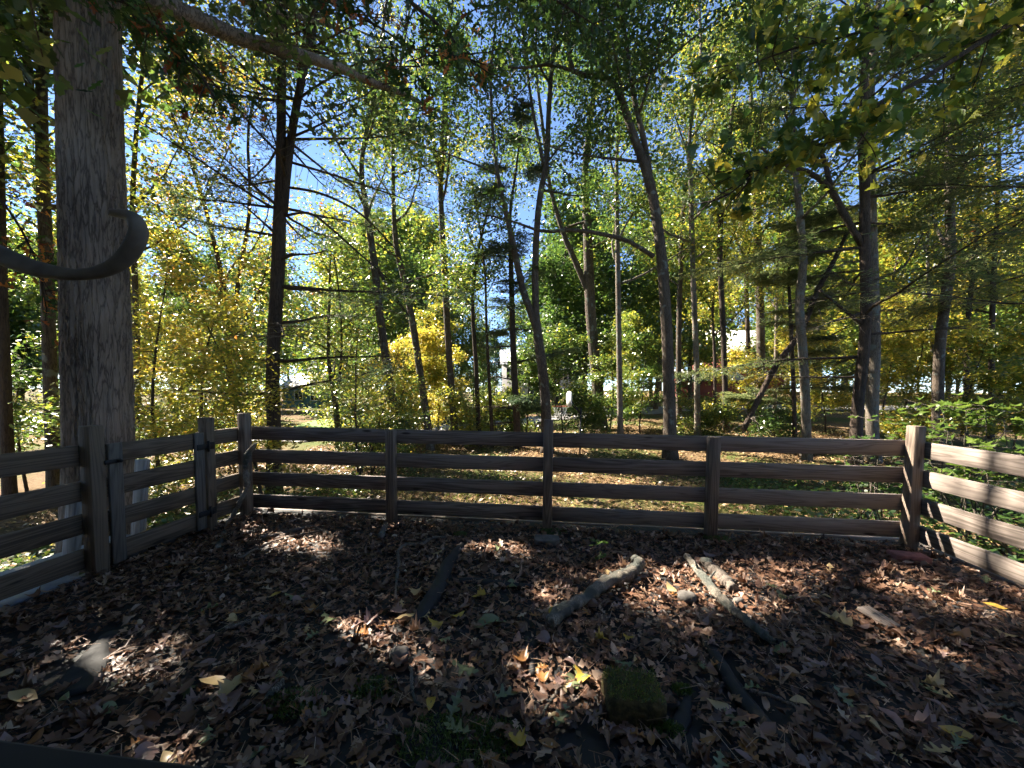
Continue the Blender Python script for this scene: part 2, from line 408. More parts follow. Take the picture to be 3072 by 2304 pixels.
# ------------------------------------------------------------------ sun flecks: gaps in the canopy
FLECKS = []      # ellipses on the deck (x, y, rx, ry)
def fleck(px, py, rx, ry):
    c = on_plane_z(px, py); e = on_plane_z(px+rx, py); f = on_plane_z(px, py+ry)
    FLECKS.append((c[0], c[1], abs(e[0]-c[0])+.01, abs(f[1]-c[1])+.01))
for a in ((400, 2000, 75, 55), (330, 1950, 45, 28), (640, 1655, 40, 22), (1960, 1760, 110, 70), (2150, 1760, 120, 60), (2400, 1740, 170, 40),
          (2620, 1725, 150, 22), (1720, 2060, 110, 60), (1150, 1930, 70, 40), (900, 1640, 130, 16), (2800, 1780, 120, 30), (2330, 1850, 90, 35),
          (1500, 1650, 110, 14), (2600, 1850, 110, 22), (1040, 1920, 50, 30), (2520, 1720, 40, 25), (1640, 1800, 50, 16), (1260, 2010, 50, 26), (2780, 1960, 90, 20), (2960, 1830, 80, 18),
          (560, 2085, 26, 16), (800, 1600, 60, 14), (1230, 1590, 80, 10)):
    fleck(*a)
FLECKS = np.array(FLECKS)
def keep_light(P, r=rng):
    """True for leaves that do not stand in the way of the light on the flecks, the right fence, lawn and drive"""
    keep = np.ones(len(P), bool)
    t = P[:, 2]/TO_SUN[2]
    qx = P[:, 0]-t*TO_SUN[0]; qy = P[:, 1]-t*TO_SUN[1]
    high = P[:, 2] > 1.0
    for x, y, rx, ry in FLECKS:
        keep &= ~((((qx-x)/(rx+.05))**2+((qy-y)/(ry+.05))**2 < 1) & high)
    t = (P[:, 0]-3.11)/TO_SUN[0]
    fy = P[:, 1]-t*TO_SUN[1]; fz = P[:, 2]-t*TO_SUN[2]
    keep &= ~((P[:, 0] < 3.0) & (fy > 1.55) & (fy < 3.75) & (fz > -.05) & (fz < 1.1))
    # shrub beyond the right fence, lawn and drive
    for (x0, x1, y0, y1, z0, frac) in ((3.6, 7.5, 3.4, 6.8, .5, .97), (-16, -8, 12, 34, -1, .8), (-4, 6, 6.0, 9.5, -.6, .3)):
        t = (P[:, 2]-z0)/TO_SUN[2]
        qx = P[:, 0]-t*TO_SUN[0]; qy = P[:, 1]-t*TO_SUN[1]
        keep &= ~((qx > x0) & (qx < x1) & (qy > y0) & (qy < y1) & (P[:, 2] > z0+2.5) & (r.random(len(P)) < frac))
    for (x0, y0, z0, z1, w) in LITTRUNKS:
        ax = TO_SUN[:2]/np.linalg.norm(TO_SUN[:2]); rx_, ry_ = P[:, 0]-x0, P[:, 1]-y0
        along = rx_*ax[0]+ry_*ax[1]; off = np.abs(-rx_*ax[1]+ry_*ax[0]); zc = P[:, 2]-along*TO_SUN[2]/np.linalg.norm(TO_SUN[:2])
        keep &= ~((along > .4) & (off < w) & (zc > z0) & (zc < z1) & (r.random(len(P)) < .9))
    keep &= np.linalg.norm(P-np.array([0, 0, CAMZ]), axis=1) > 2.4
    return keep
LITTRUNKS = []
for px, d_, ya, yb, w in ((2412, 10.6, 1000, 1320, .14), (2405, 10.6, 840, 960, .16), (2612, 10.3, 1080, 1300, .20), (2812, 11.5, 1050, 1180, .12), (2092, 14, 1150, 1290, .1), (1860, 13.5, 1150, 1300, .08)):
    a_, b_ = at(px, ya, d_), at(px, yb, d_); LITTRUNKS.append((a_[0], a_[1], b_[2], a_[2], w))

# ================================================================== THE SETTING
def grid_sheet(name, x0, x1, y0, y1, nx, ny, zf, mat):
    X, Y = np.meshgrid(np.linspace(x0, x1, nx), np.linspace(y0, y1, ny))
    V = np.stack([X, Y, zf(X, Y)], -1).reshape(-1, 3)
    i = np.arange(ny-1)[:, None]*nx; j = np.arange(nx-1)[None, :]
    Q = np.stack([i+j, i+j+1, i+nx+j+1, i+nx+j], -1).reshape(-1, 4)
    me = mesh(name, V, Q, mat, smooth=True)
    o = bpy.data.objects.new(name, me); C.objects.link(o); return o
def warp(n, lim, near):
    t = np.linspace(-1, 1, n); return np.sign(t)*(np.abs(t)*near+(np.abs(t)**4)*(lim-near))
gx = warp(161, 400, 40); gy = warp(161, 400, 40)+14
X, Y = np.meshgrid(gx, gy)
V = np.stack([X, Y, ground_z(X, Y)], -1).reshape(-1, 3); nx = 161
i = np.arange(160)[:, None]*nx; j = np.arange(160)[None, :]
gme = mesh('ground', V, np.stack([i+j, i+j+1, i+nx+j+1, i+nx+j], -1).reshape(-1, 4), M['ground'], smooth=True)
go = bpy.data.objects.new('ground', gme); C.objects.link(go)
tag(go, 'forest floor of fallen leaves and thin grass around the deck', kind='structure')

def ribbon(name, pts, width, lift, mat, label, n=60):
    P = smooth_path(pts, n); T = unit(np.gradient(P, axis=0)); N = np.stack([-T[:, 1], T[:, 0]], 1)
    w = np.linspace(-.5, .5, 9)
    XY = P[:, None, :2]+N[:, None, :]*w[None, :, None]*width
    Z = ground_z(XY[..., 0], XY[..., 1])+lift
    V = np.concatenate([XY, Z[..., None]], -1).reshape(-1, 3)
    i = np.arange(n-1)[:, None]*9; j = np.arange(8)[None, :]
    o = bpy.data.objects.new(name, mesh(name, V, np.stack([i+j+1, i+j, i+9+j, i+9+j+1], -1).reshape(-1, 4), mat, smooth=True)); C.objects.link(o)
    return tag(o, label, kind='structure')
ribbon('road', [(-70, 30), (-24, 17), (-12, 16.5), (-4, 21), (4, 25), (16, 28), (34, 27), (70, 34)], 3.6, .05, M['asphalt'], 'pale asphalt road crossing behind the trees', 120)
ribbon('lawn', [(-19, 46), (-15, 34), (-12, 24), (-11.2, 19.5)], 8.5, .03, M['lawn'], 'sunlit green lawn beyond the road at the left')

# deck: flat roof deck covered with a dark membrane
DX0, DX1, DY0, DY1 = -3.36, 3.24, -1.2, 3.86
def deck_z(X, Y): return .012*np.sin(X*1.7+.4)*np.sin(Y*2.3)+.006*np.sin(X*5+Y*4)-.012
deck = grid_sheet('deck', DX0, DX1, DY0, DY1, 90, 70, deck_z, M['membrane'])
tag(deck, 'flat deck covered with dark membrane under the fallen leaves', kind='structure')
for nm, c, sz, mt in (('edge_board', ((DX0+DX1)/2, DY1+.02, -.10), (DX1-DX0+.08, .038, .20), M['wood']),
                      ('edge_board', (DX1+.02, (DY0+DY1)/2, -.10), (.038, DY1-DY0, .20), M['wood']),
                      ('edge_board', (DX0-.02, (DY0+DY1)/2, -.13), (.038, DY1-DY0, .22), M['wood_pale']),
                      ('flashing', (DX0+.045, .55, .0135), (.13, 3.4, .018), M['flashing']),
                      ('kerb_board', (-3.28, 2.77, .03), (.04, .80, .085), M['wood_dark']),
                      ('joist_beam', (0, 3.3, -.16), (6.3, .09, .22), M['wood_dark']),
                      ('joist_beam', (0, 0.2, -.16), (6.3, .09, .22), M['wood_dark'])):
    box_obj(nm, c, sz, mt, deck)
for x in (-3.1, 0, 3.0):
    for y in (.2, 3.3):
        box_obj('support_post', (x, y, -.5), (.09, .09, .46), M['wood_dark'], deck)

# membrane folds (dark ridges showing between the leaves)
def deck_path(pts, lift=0.0):
    return np.array([on_plane_z(a, b, .0)+np.array([0, 0, lift]) for a, b in pts])
FOLDPTS = []
def fold(pts, widths, h=.028):
    P = smooth_path(deck_path(pts), 18); W = np.interp(np.linspace(0, 1, 18), np.linspace(0, 1, len(widths)), widths)
    FOLDPTS.extend([(p_, w_*.95) for p_, w_ in zip(P, W)])
    V, Q, T = tube_arrays(P, W, 10)
    V[:, 2] = np.maximum(V[:, 2], 0)*h/max(widths)*1.5 - .004 + .004*np.sin(V[:, 0]*60)*np.sin(V[:, 1]*47)
    o = link('membrane_fold', mesh('membrane_fold', V, [Q, T], M['membrane'], smooth=True), deck)
    return o
fold([(1385, 1640), (1345, 1700), (1315, 1775), (1280, 1830), (1235, 1890)], [.03, .05, .055, .05, .03], .06)
fold([(1330, 1740), (1420, 1750), (1520, 1758), (1640, 1765)], [.02, .035, .03, .015])
fold([(2085, 1870), (2140, 1960), (2195, 2050), (2240, 2110), (2300, 2180), (2390, 2250)], [.02, .035, .038, .04, .035, .02], .022)
fold([(2060, 2060), (2050, 2150), (1990, 2240)], [.02, .035, .03], .015)
fold([(1580, 1925), (1590, 1990), (1600, 2030)], [.02, .025, .015])
fold([(330, 1900), (260, 2010), (210, 2090)], [.04, .08, .06], .02)

# ------------------------------------------------------------------ fences
RT = .93; RH, PITCH_R = .1397, .2413            # top of the top rail, rail height, rail spacing
RZ = [RT-RH/2-k*PITCH_R for k in range(4)]
TALL, SHORT = 1.06, .935
def post(parent, x, y, h, w=.09, mat='wood_post', name='post', lean=(0, 0)):
    o = box_obj(name, (x, y, h/2-.10), (w, w, h+.20), M[mat], parent, .006, (lean[0], lean[1], 0))
    return o
def rails(parent, a, b, thick, mat, axis, jit=.004):
    out = []
    for k, z in enumerate(RZ):
        dz = rng.normal()*jit
        if axis == 'x': c = ((a[0]+b[0])/2, a[1], z+dz); s = (b[0]-a[0], thick, RH)
        else: c = (a[0], (a[1]+b[1])/2, z+dz); s = (thick, b[1]-a[1], RH)
        out.append(box_obj('rail', c, s, M[mat], parent, .005, (rng.normal()*.004, 0, 0) if axis == 'x' else (0, rng.normal()*.004, 0)))
    return out
ff = empty('back_fence', (0, 3.7, 0))
tag(ff, 'dark weathered four-rail wooden fence along the far edge of the deck', 'fence')
post(ff, -3.215, 3.645, 1.075); post(ff, -.066, 3.65, 1.06); post(ff, 3.065, 3.65, 1.06)
post(ff, -1.626, 3.65, .93, .088); post(ff, 1.425, 3.65, .93, .092)
rails(ff, (-3.26, 3.7165), (-.068, 3.7165), .028, 'wood', 'x'); rails(ff, (-.064, 3.7165), (3.105, 3.7165), .028, 'wood', 'x')
fr_ = empty('side_fence', (3.125, 1.5, 0))
tag(fr_, 'sunlit grey four-rail fence running along the right side of the deck', 'fence')
rails(fr_, (3.127, -.9), (3.127, 3.69), .030, 'wood', 'y'); post(fr_, 3.065, .9, 1.06); post(fr_, 3.065, -.8, 1.06)
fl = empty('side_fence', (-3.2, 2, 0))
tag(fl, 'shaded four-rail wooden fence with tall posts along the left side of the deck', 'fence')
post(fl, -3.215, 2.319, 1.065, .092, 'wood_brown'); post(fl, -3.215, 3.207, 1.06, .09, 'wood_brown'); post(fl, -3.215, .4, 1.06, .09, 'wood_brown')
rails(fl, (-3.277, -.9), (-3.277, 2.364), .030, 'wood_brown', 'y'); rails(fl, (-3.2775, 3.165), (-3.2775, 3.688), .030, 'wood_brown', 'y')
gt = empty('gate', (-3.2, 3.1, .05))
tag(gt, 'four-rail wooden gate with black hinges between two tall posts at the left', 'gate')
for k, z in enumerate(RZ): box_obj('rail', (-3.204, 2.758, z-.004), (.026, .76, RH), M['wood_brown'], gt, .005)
box_obj('stile', (-3.1775, 3.09, .49), (.025, .09, .88), M['wood_dark'], gt, .004)
box_obj('stile', (-3.1775, 2.427, .49), (.025, .09, .88), M['wood_dark'], gt, .004)
for z in (.80, .19):
    hg = box_obj('hinge', (-3.1605, 3.12, z), (.008, .13, .05), M['iron'], gt, .002)
    box_obj('hinge_leaf', (-3.164, 3.205, z), (.008, .06, .065), M['iron'], hg, .002)
    V, Q, T = tube_arrays(np.array([(-3.156, 3.165, z-.05), (-3.156, 3.165, z+.05)]), .010, 8)
    link('hinge_pin', mesh('hinge_pin', V, [Q, T], M['iron']), hg)
lt = box_obj('latch', (-3.1605, 2.40, .80), (.010, .10, .03), M['iron'], gt, .002)
V, Q, T = tube_arrays(np.array([(-3.157, 2.43, .80), (-3.125, 2.43, .80)]), .011, 8)
link('latch_knob', mesh('latch_knob', V, [Q, T], M['iron']), lt)

# pale steps railing outside the gate, in front of the oak
sr = empty('step_railing', (-3.8, 2.6, -.9)); tag(sr, 'pale weathered wooden step railing outside the gate, before the big oak', 'railing')
def leaning(parent, name, p0, p1, w, t, mat):
    p0, p1 = Vector(p0), Vector(p1); d = p1-p0; o = box_obj(name, (0, 0, 0), (d.length, w, t), M[mat], parent, .004)
    q = d.to_track_quat('X', 'Z'); o.matrix_basis = Matrix.Translation((p0+p1)/2) @ q.to_matrix().to_4x4()
    return o
xa = -3.62
A0, A1 = on_plane_x(228, 1490, xa), on_plane_x(176, 1790, xa); B0, B1 = on_plane_x(428, 1378, xa), on_plane_x(392, 1640, xa)
leaning(sr, 'post', A1+np.array([0, 0, -.5]), A0, .09, .06, 'wood_pale'); leaning(sr, 'post', B1+np.array([0, 0, -.6]), B0, .09, .06, 'wood_pale')
for z in (.50, .28, .05, -.2):
    leaning(sr, 'tread', (xa-.055, 1.98, z), (xa-.055, 2.86, z), .16, .035, 'wood_pale')

# ================================================================== TREES
def stem_path(pts, d, height=None, ground=True, n=26, lean=.35, slope=0.0):
    """pts: (px, py, width px) upwards; returns path (n,3) and radii"""
    P = []; W = []
    for k, (a, b, w) in enumerate(pts):
        dd = d*(1+slope*k/len(pts)) if slope else d
        P.append(at(a, b, dd)); W.append(w*dd/F*math.cos(math.atan((a-PX)/F))/2)
    P = np.array(P); W = np.array(W)
    if ground:
        g = P[0].copy(); g[2] = ground_z(g[0], g[1])-.12
        if P[0][2] > g[2]+.25:
            g[:2] -= (P[1][:2]-P[0][:2])*.2
            P = np.vstack([g, P]); W = np.concatenate([[W[0]*1.12], W])
        else: P[0][2] = g[2]
    if height is not None and P[-1][2] < height:
        t = unit(P[-1]-P[-2]); t = unit(t*np.array([lean, lean, 1])+np.array([0, 0, .3]))
        Lh = height-P[-1][2]; ext = []
        cur = P[-1].copy(); k = max(2, int(Lh/1.8))
        for q in range(k):
            t = unit(t+rng.normal(size=3)*np.array([.10, .10, .02])); cur = cur+t*(Lh/k)/max(t[2], .5); ext.append(cur.copy())
        P = np.vstack([P, ext]); W = np.concatenate([W, np.linspace(W[-1], max(.02, W[-1]*.15), k+1)[1:]])
    Q = smooth_path(np.column_stack([P, W]), n)
    return Q[:, :3], np.maximum(Q[:, 3], .008)

def grow(start, dirn, length, n=7, wob=.18, curve=.0):
    P = [np.array(start, float)]; t = unit(np.array(dirn, float))
    for k in range(n-1):
        t = unit(t+rng.normal(size=3)*wob*.6+np.array([0, 0, curve]))
        P.append(P[-1]+t*length/(n-1))
    return np.array(P)

def deciduous(stems, z0, nl, ll, up=.6, sub=5, twigs=3, curve=.04):
    """limbs, twigs and leaf anchor points on stems [(P, r)]"""
    limbs = []; tw = []; anchors = []
    tot = [max(.1, (P[:, 2].max()-z0)) for P, r in stems]
    for (P, r), h in zip(stems, tot):
        k = max(2, int(round(nl*h/sum(tot))))
        az = rng.random()*6.28
        for q in range(k):
            z = z0+h*(q+.3+.5*rng.random())/k*.97
            zs = P[:, 2]; i = int(np.argmin(np.abs(zs-z)))
            if zs.max() < z0: i = len(P)-1
            az += 2.4+rng.normal()*.5
            e = up+rng.normal()*.2+.25*(z-z0)/h
            dv = np.array([math.cos(az)*math.cos(e), math.sin(az)*math.cos(e), math.sin(e)])
            Ln = ll*(1.05-.55*(z-z0)/h)*(.75+.5*rng.random())
            LP = grow(P[i], dv, Ln, 8, .2, curve)
            lr = np.linspace(min(r[i]*.55, .012*Ln+.012), .008, 8)
            limbs.append((LP, lr))
            for s in range(sub):
                t0 = .25+.75*(s+rng.random())/sub; f = t0*7; a = min(6, int(f)); b0 = LP[a]+(LP[a+1]-LP[a])*(f-a)
                az2 = rng.random()*6.28; dv2 = unit(unit(LP[a+1]-LP[a])*.6+np.array([math.cos(az2), math.sin(az2), .25+.3*rng.normal()]))
                SP = grow(b0, dv2, Ln*(.22+.25*rng.random()), 5, .3, .03)
                tw.append((SP, np.linspace(.010, .004, 5)))
                anchors += [SP[2], SP[3], SP[4]]
                for w in range(twigs):
                    tp = grow(SP[2+w % 3], unit(rng.normal(size=3)+np.array([0, 0, .2])), Ln*.14+.15, 3, .3)
                    anchors += [tp[1], tp[2]]
            anchors += [LP[-1], LP[-2]]
    return limbs, tw, np.array(anchors)

def leaves_on(anchors, count, sig_, size, vm, vs, mat, up=.7, aspect=.58, cull=True, drop=None):
    count = int(count*1.28); size = size*.82
    k = rng.integers(0, len(anchors), count)
    P = anchors[k]+rng.normal(size=(count, 3))*sig_*np.array([1, 1, .7])
    if cull: m = keep_light(P); P = P[m]; k = k[m]
    tone = rng.normal(size=len(anchors))
    v = np.clip(vm+vs*(.6*tone[k]+.8*rng.normal(size=len(P))), 0, 1)
    sz = size*(.65+.7*rng.random(len(P)))
    rel = P-np.array([0, 0, CAMZ]); dep = rel @ FWD; near = (dep > .5) & (dep < 8.0) & (np.abs(rel[:, 2]) < dep*1.15) & (np.abs(rel @ np.array([FWD[1], -FWD[0], 0])) < dep*1.5)
    V, Q = leaf_quads(P[~near], sz[~near], up, aspect)
    if not near.any(): return mesh('crown', V, Q, mat, v=v)
    V2, N2 = leaf_ngons(P[near], sz[near]*1.1, up)
    return mesh('crown', np.vstack([V, V2]), [Q, N2+len(V)], mat, v=np.concatenate([v[~near], v[near]]))

def tube_mesh(name, P, r, mat, n=8):
    V, Q, T = tube_arrays(P, r, n); return mesh(name, V, [Q, T], mat, smooth=True)
def tubes_mesh(name, lst, mat, n=4):
    A = Acc()
    for P, r in lst: A.add(*tube_arrays(P, r, n))
    return A.mesh(name, mat)

def make_tree(name, label, cat, stems_px, d, height, bark, z0, nl, ll, nleaf, lsize, vm, vs, group=None, up=.55, sub=5, sig_=.28,
              sides=9, forks=(), limbs_px=(), leafmat='leaf', crown=True, lean=.35, flare=1.35):
    P, r = stem_path(stems_px, d, height, lean=lean)
    r = r.copy(); zz = P[:, 2]-P[0, 2]; r *= 1+(flare-1)*np.exp(-zz/.35)
    root = empty(name, P[0].tolist()); tag(root, label, cat, group)
    link('trunk', tube_mesh('trunk', P, r, M[bark], sides), root)
    stems = [(P, r)]
    for fk in forks:
        FP, fr = stem_path(fk, d, height*.97, ground=False, n=20, lean=lean)
        link('stem', tube_mesh('stem', FP, fr, M[bark], sides), root); stems.append((FP, fr))
    extra = []
    for lp in limbs_px:
        FP, fr = stem_path(lp, d, None, ground=False, n=14)
        link('limb', tube_mesh('limb', FP, fr, M[bark], 7), root); extra.append((FP, fr))
    if not crown: return root
    limbs, tw, anc = deciduous(stems, z0, nl, ll, up, sub)
    for LP, lr in limbs: link('limb', tube_mesh('limb', LP, lr, M[bark], 6), root)
    for FP, fr in extra:
        for s in range(8):
            i = rng.integers(4, len(FP)); sp = grow(FP[i], unit(rng.normal(size=3)+np.array([0, 0, .5])), .5+.6*rng.random(), 5, .3); tw.append((sp, np.linspace(.012, .004, 5)))
            anc = np.vstack([anc, sp[2:]])
    tag(link('twigs', tubes_mesh('twigs', tw, M['twig'], 3), root), kind='stuff')
    link('crown', leaves_on(anc, nleaf, sig_, lsize, vm, vs, M[leafmat]), root)
    return root

# --- the big oak beside the gate: geometry bark
def big_oak():
    d = 4.05
    P, r = stem_path([(300, 1560, 226), (297, 1300, 219), (290, 1000, 214), (284, 700, 205), (275, 400, 200), (268, 0, 190), (262, -400, 180)], d, 13, n=300)
    zz = P[:, 2]-P[0, 2]; r = r*(1+.35*np.exp(-zz/.5))
    n = 220; V, Q, T = tube_arrays(P, r, n)
    body = V[:-2].reshape(300, n, 3); c = P[:, None, :]; dirv = unit(body-c)
    a = np.linspace(0, 2*np.pi, n, endpoint=False)[None, :]; z = P[:, 2][:, None]
    # plated bark: ridges broken by fissures that wander and by cross cracks
    h = np.zeros((300, n))
    for q, (f, amp) in enumerate(((17, 1.0), (29, .7), (11, .6))):
        ph = .9*np.sin(z*(1.9+q)+q)+.5*np.sin(z*(5.3+q)+2*q+a*2)+.3*np.sin(z*11+a*5)
        h += amp*np.abs(np.sin((a*f+ph)/2))**.55
    cell = np.sin(z*13+3*np.sin(a*5)+2*np.sin(a*11+z*3))
    h -= .55*np.exp(-(cell/.22)**2)
    h += .25*rng.normal(size=h.shape)
    h = (h-h.mean())/h.std()
    body = body+dirv*(h*.0075*(.6+.4*np.sin(a*3+z)))[..., None]
    V[:-2] = body.reshape(-1, 3)
    root = empty('oak_tree', P[0].tolist())
    tag(root, 'huge oak with thick furrowed grey-brown trunk just outside the gate', 'tree')
    link('trunk', mesh('trunk', V, [Q, T], M['bark_oak'], smooth=True), root)
    stems = [(P[::12], r[::12])]
    # limbs high up, spreading over the deck
    anc = []; tw = []
    for az, z, Ln, e in ((-1.1, 5.2, 6.0, .25), (-.35, 6.0, 6.5, .3), (.3, 5.6, 6.0, .3), (.95, 5.4, 5.5, .25), (1.7, 6.2, 5.5, .4), (2.6, 5.5, 5.0, .4), (3.4, 6.5, 5, .4), (4.2, 5.8, 5, .4),
                         (-.7, 8.0, 6.0, .4), (.1, 8.5, 6, .45), (.8, 8.8, 5.5, .5), (2.0, 8.5, 5, .5), (3.1, 9, 5, .5), (4.5, 8.5, 5, .5), (5.0, 6.3, 5.5, .3), (0.5, 11, 4, .8), (2.5, 11, 4, .8), (4.5, 11, 4, .8)):
        i = int(np.argmin(np.abs(P[:, 2]-z)))
        LP = grow(P[i], (math.cos(az)*math.cos(e), math.sin(az)*math.cos(e), math.sin(e)), Ln, 9, .16, -.02)
        link('limb', tube_mesh('limb', LP, np.linspace(.11, .02, 9), M['bark_oak'], 8), root)
        for s in range(9):
            k = rng.integers(2, 9); SP = grow(LP[k], unit(rng.normal(size=3)*np.array([1, 1, .5])+unit(LP[-1]-LP[0])*.5), .9+1.0*rng.random(), 6, .3, -.05)
            tw.append((SP, np.linspace(.016, .005, 6))); anc += [SP[2], SP[3], SP[4], SP[5]]
            for w in range(3):
                tp = grow(SP[2+w], unit(rng.normal(size=3)), .4, 3, .3); anc += [tp[1], tp[2]]
    anc = np.array(anc)
    tag(link('twigs', tubes_mesh('twigs', tw, M['twig'], 3), root), kind='stuff')
    dp = np.column_stack([DX0+(DX1-DX0)*rng.random(6500), .3+3.5*rng.random(6500), np.zeros(6500)]); zz_ = 7.6+4.5*rng.random(6500)  # unseen extra leaves added along the sun rays to shade the deck
    dp = dp+TO_SUN[None]*(zz_/TO_SUN[2])[:, None]; dp = dp[keep_light(dp)]; n = len(dp)
    V, Q = leaf_quads(dp, .11+.05*rng.random(n), .8, .65)
    link('crown', mesh('crown', V, Q, M['leaf'], v=np.clip(.2+.1*rng.normal(size=n), 0, 1)), root)
    link('crown', leaves_on(anc, 19000, .24, .15, .2, .12, M['leaf'], aspect=.62), root)
    return root
big_oak()

TR = 'tall trees of the wood behind the fence'
# name, label, stems, depth, height, bark, z0, limbs, limb length, leaves, leaf size, tone mean, tone spread, options
make_tree('oak_tree', 'slim grey trunk at the far left edge, half cut by the frame', 'tree', [(22, 1330, 46), (14, 1100, 42), (6, 850, 38), (0, 500, 32), (-5, 200, 28)], 6.6, 14, 'bark_dark', 4.5, 10, 3.6, 12000, .14, .2, .12, TR)
make_tree('oak_tree', 'grey forked trunk just left of the big oak', 'tree', [(160, 1340, 52), (150, 1100, 48), (140, 800, 46), (128, 500, 44), (125, 250, 38), (130, 0, 30)], 7.2, 15, 'bark', 4.0, 11, 3.8, 14000, .14, .22, .14, TR,
          forks=[[(128, 420, 30), (95, 320, 30), (85, 210, 30), (60, 50, 24)]])
make_tree('maple_tree', 'narrow trunk half hidden behind the right side of the big oak', 'tree', [(418, 1320, 24), (412, 1100, 22), (405, 850, 20), (398, 600, 18)], 9.5, 13, 'bark', 3.0, 12, 3.0, 9000, .13, .5, .16, TR)
make_tree('maple_tree', 'low forked trunk among yellow leaves between oak and pine', 'tree', [(690, 1340, 27), (690, 1160, 26), (684, 1000, 24), (672, 880, 20), (650, 760, 15)], 11.5, 11, 'bark_dark', 2.0, 14, 3.2, 9000, .12, .52, .16, TR,
          forks=[[(688, 1010, 18), (705, 920, 17), (715, 840, 14)]])
make_tree('oak_tree', 'leaning slender trunk, first one right of the double-stemmed pine', 'tree', [(1200, 1310, 28), (1170, 1150, 26), (1143, 970, 25), (1122, 780, 23), (1098, 620, 19), (1085, 480, 14)], 10.5, 15, 'bark', 5.5, 12, 3.2, 10000, .13, .3, .13, TR,
          limbs_px=[[(1125, 790, 12), (1175, 880, 10), (1230, 950, 7)], [(1100, 630, 11), (1060, 560, 9), (1000, 520, 6)]])
make_tree('maple_tree', 'second leaning trunk, before the golden leaves left of centre', 'tree', [(1288, 1310, 24), (1265, 1150, 22), (1240, 980, 21), (1215, 850, 19), (1188, 730, 16), (1180, 560, 12)], 13, 15, 'bark', 4.5, 13, 3.2, 10000, .13, .5, .13, TR)
make_tree('oak_tree', 'straight slim trunk splitting into thin upright stems left of centre', 'tree', [(1366, 1315, 21), (1348, 1080, 20), (1335, 850, 19), (1326, 680, 17), (1322, 520, 15)], 14, 19, 'bark', 6.0, 12, 3.0, 10000, .13, .27, .1, TR, up=.9,
          forks=[[(1324, 560, 11), (1303, 430, 10), (1285, 300, 8), (1270, 150, 6)], [(1324, 540, 10), (1340, 400, 9), (1338, 200, 7)]])
make_tree('birch_tree', 'thin straight dark sapling trunk left of the grey house', 'tree', [(1437, 1310, 14), (1428, 1100, 13), (1418, 900, 11)], 13.5, 10, 'bark_dark', 3.0, 10, 2.0, 5000, .12, .35, .12, TR)
make_tree('birch_tree', 'very thin dark sapling trunk standing before the grey house', 'tree', [(1477, 1310, 11), (1468, 1150, 10), (1460, 1000, 8)], 13, 7.5, 'bark_dark', 3.0, 8, 1.6, 3500, .12, .3, .12, TR)
make_tree('oak_tree', 'centre tree with trunk forking into a V behind the middle post', 'tree', [(1640, 1300, 33), (1632, 1150, 31), (1615, 1020, 30), (1607, 930, 22), (1606, 768, 20), (1618, 600, 18), (1640, 480, 16)], 11.5, 17, 'bark', 6.0, 14, 3.2, 13000, .14, .25, .12, TR,
          forks=[[(1610, 990, 23), (1590, 930, 22), (1570, 875, 21), (1551, 791, 20), (1530, 690, 17), (1500, 560, 13), (1480, 420, 9)], [(1632, 500, 12), (1612, 400, 10), (1592, 290, 8)]])
make_tree('oak_tree', 'stout trunk right of centre with a side stem leaning left', 'tree', [(1802, 1262, 36), (1786, 1100, 33), (1772, 940, 32), (1766, 800, 30), (1762, 680, 26), (1755, 520, 20)], 17, 20, 'bark', 6.5, 13, 3.8, 12000, .15, .3, .12, TR,
          forks=[[(1770, 890, 18), (1722, 775, 17), (1690, 700, 15), (1650, 560, 11)]])
make_tree('maple_tree', 'slim pale trunk standing right of the basketball pole', 'tree', [(1862, 1325, 18), (1858, 1100, 17), (1855, 900, 16), (1852, 700, 14), (1850, 520, 11)], 13.5, 15, 'bark_pale', 4.5, 12, 2.8, 9000, .13, .33, .12, TR)
make_tree('oak_tree', 'tall trunk bending left at the top, with one long level limb', 'tree', [(2012, 1368, 44), (2008, 1200, 38), (2000, 980, 35), (1984, 760, 33), (1952, 556, 29), (1896, 394, 24), (1857, 278, 20), (1811, 231, 17), (1720, 213, 13)], 10.8, 12.5, 'bark', 7.0, 11, 3.0, 10000, .14, .2, .1, TR,
          forks=[[(1950, 520, 18), (1931, 417, 17), (1904, 301, 15), (1890, 200, 13), (1870, 60, 10)]],
          limbs_px=[[(1962, 770, 14), (1881, 722, 13), (1788, 699, 12), (1709, 690, 11), (1626, 694, 9), (1533, 662, 6), (1440, 640, 4)], [(1720, 213, 10), (1650, 194, 9), (1556, 204, 6), (1450, 190, 4)]], lean=.1)
make_tree('maple_tree', 'narrow trunk directly behind the tall left-bending tree', 'tree', [(2038, 1290, 18), (2036, 1100, 17), (2040, 850, 16), (2052, 600, 13)], 17, 17, 'bark', 5, 11, 3.0, 9000, .14, .42, .14, TR)
make_tree('maple_tree', 'straight grey trunk behind the fourth post, left of the red house', 'tree', [(2094, 1310, 20), (2090, 1100, 18), (2080, 850, 17), (2074, 620, 15), (2070, 400, 12)], 14, 17, 'bark_pale', 5.5, 12, 3.0, 9000, .14, .4, .14, TR)
make_tree('birch_tree', 'thin sapling trunk before the left end of the red house', 'tree', [(2146, 1270, 11), (2144, 1080, 10), (2140, 900, 8)], 17, 9, 'bark_dark', 3.5, 9, 2.0, 5000, .13, .5, .12, TR)
make_tree('maple_tree', 'dark narrow trunk crossing the middle of the red house', 'tree', [(2250, 1230, 16), (2245, 1050, 15), (2238, 840, 13), (2232, 650, 10)], 19, 15, 'bark_dark', 5, 11, 3.0, 9000, .15, .5, .12, TR)
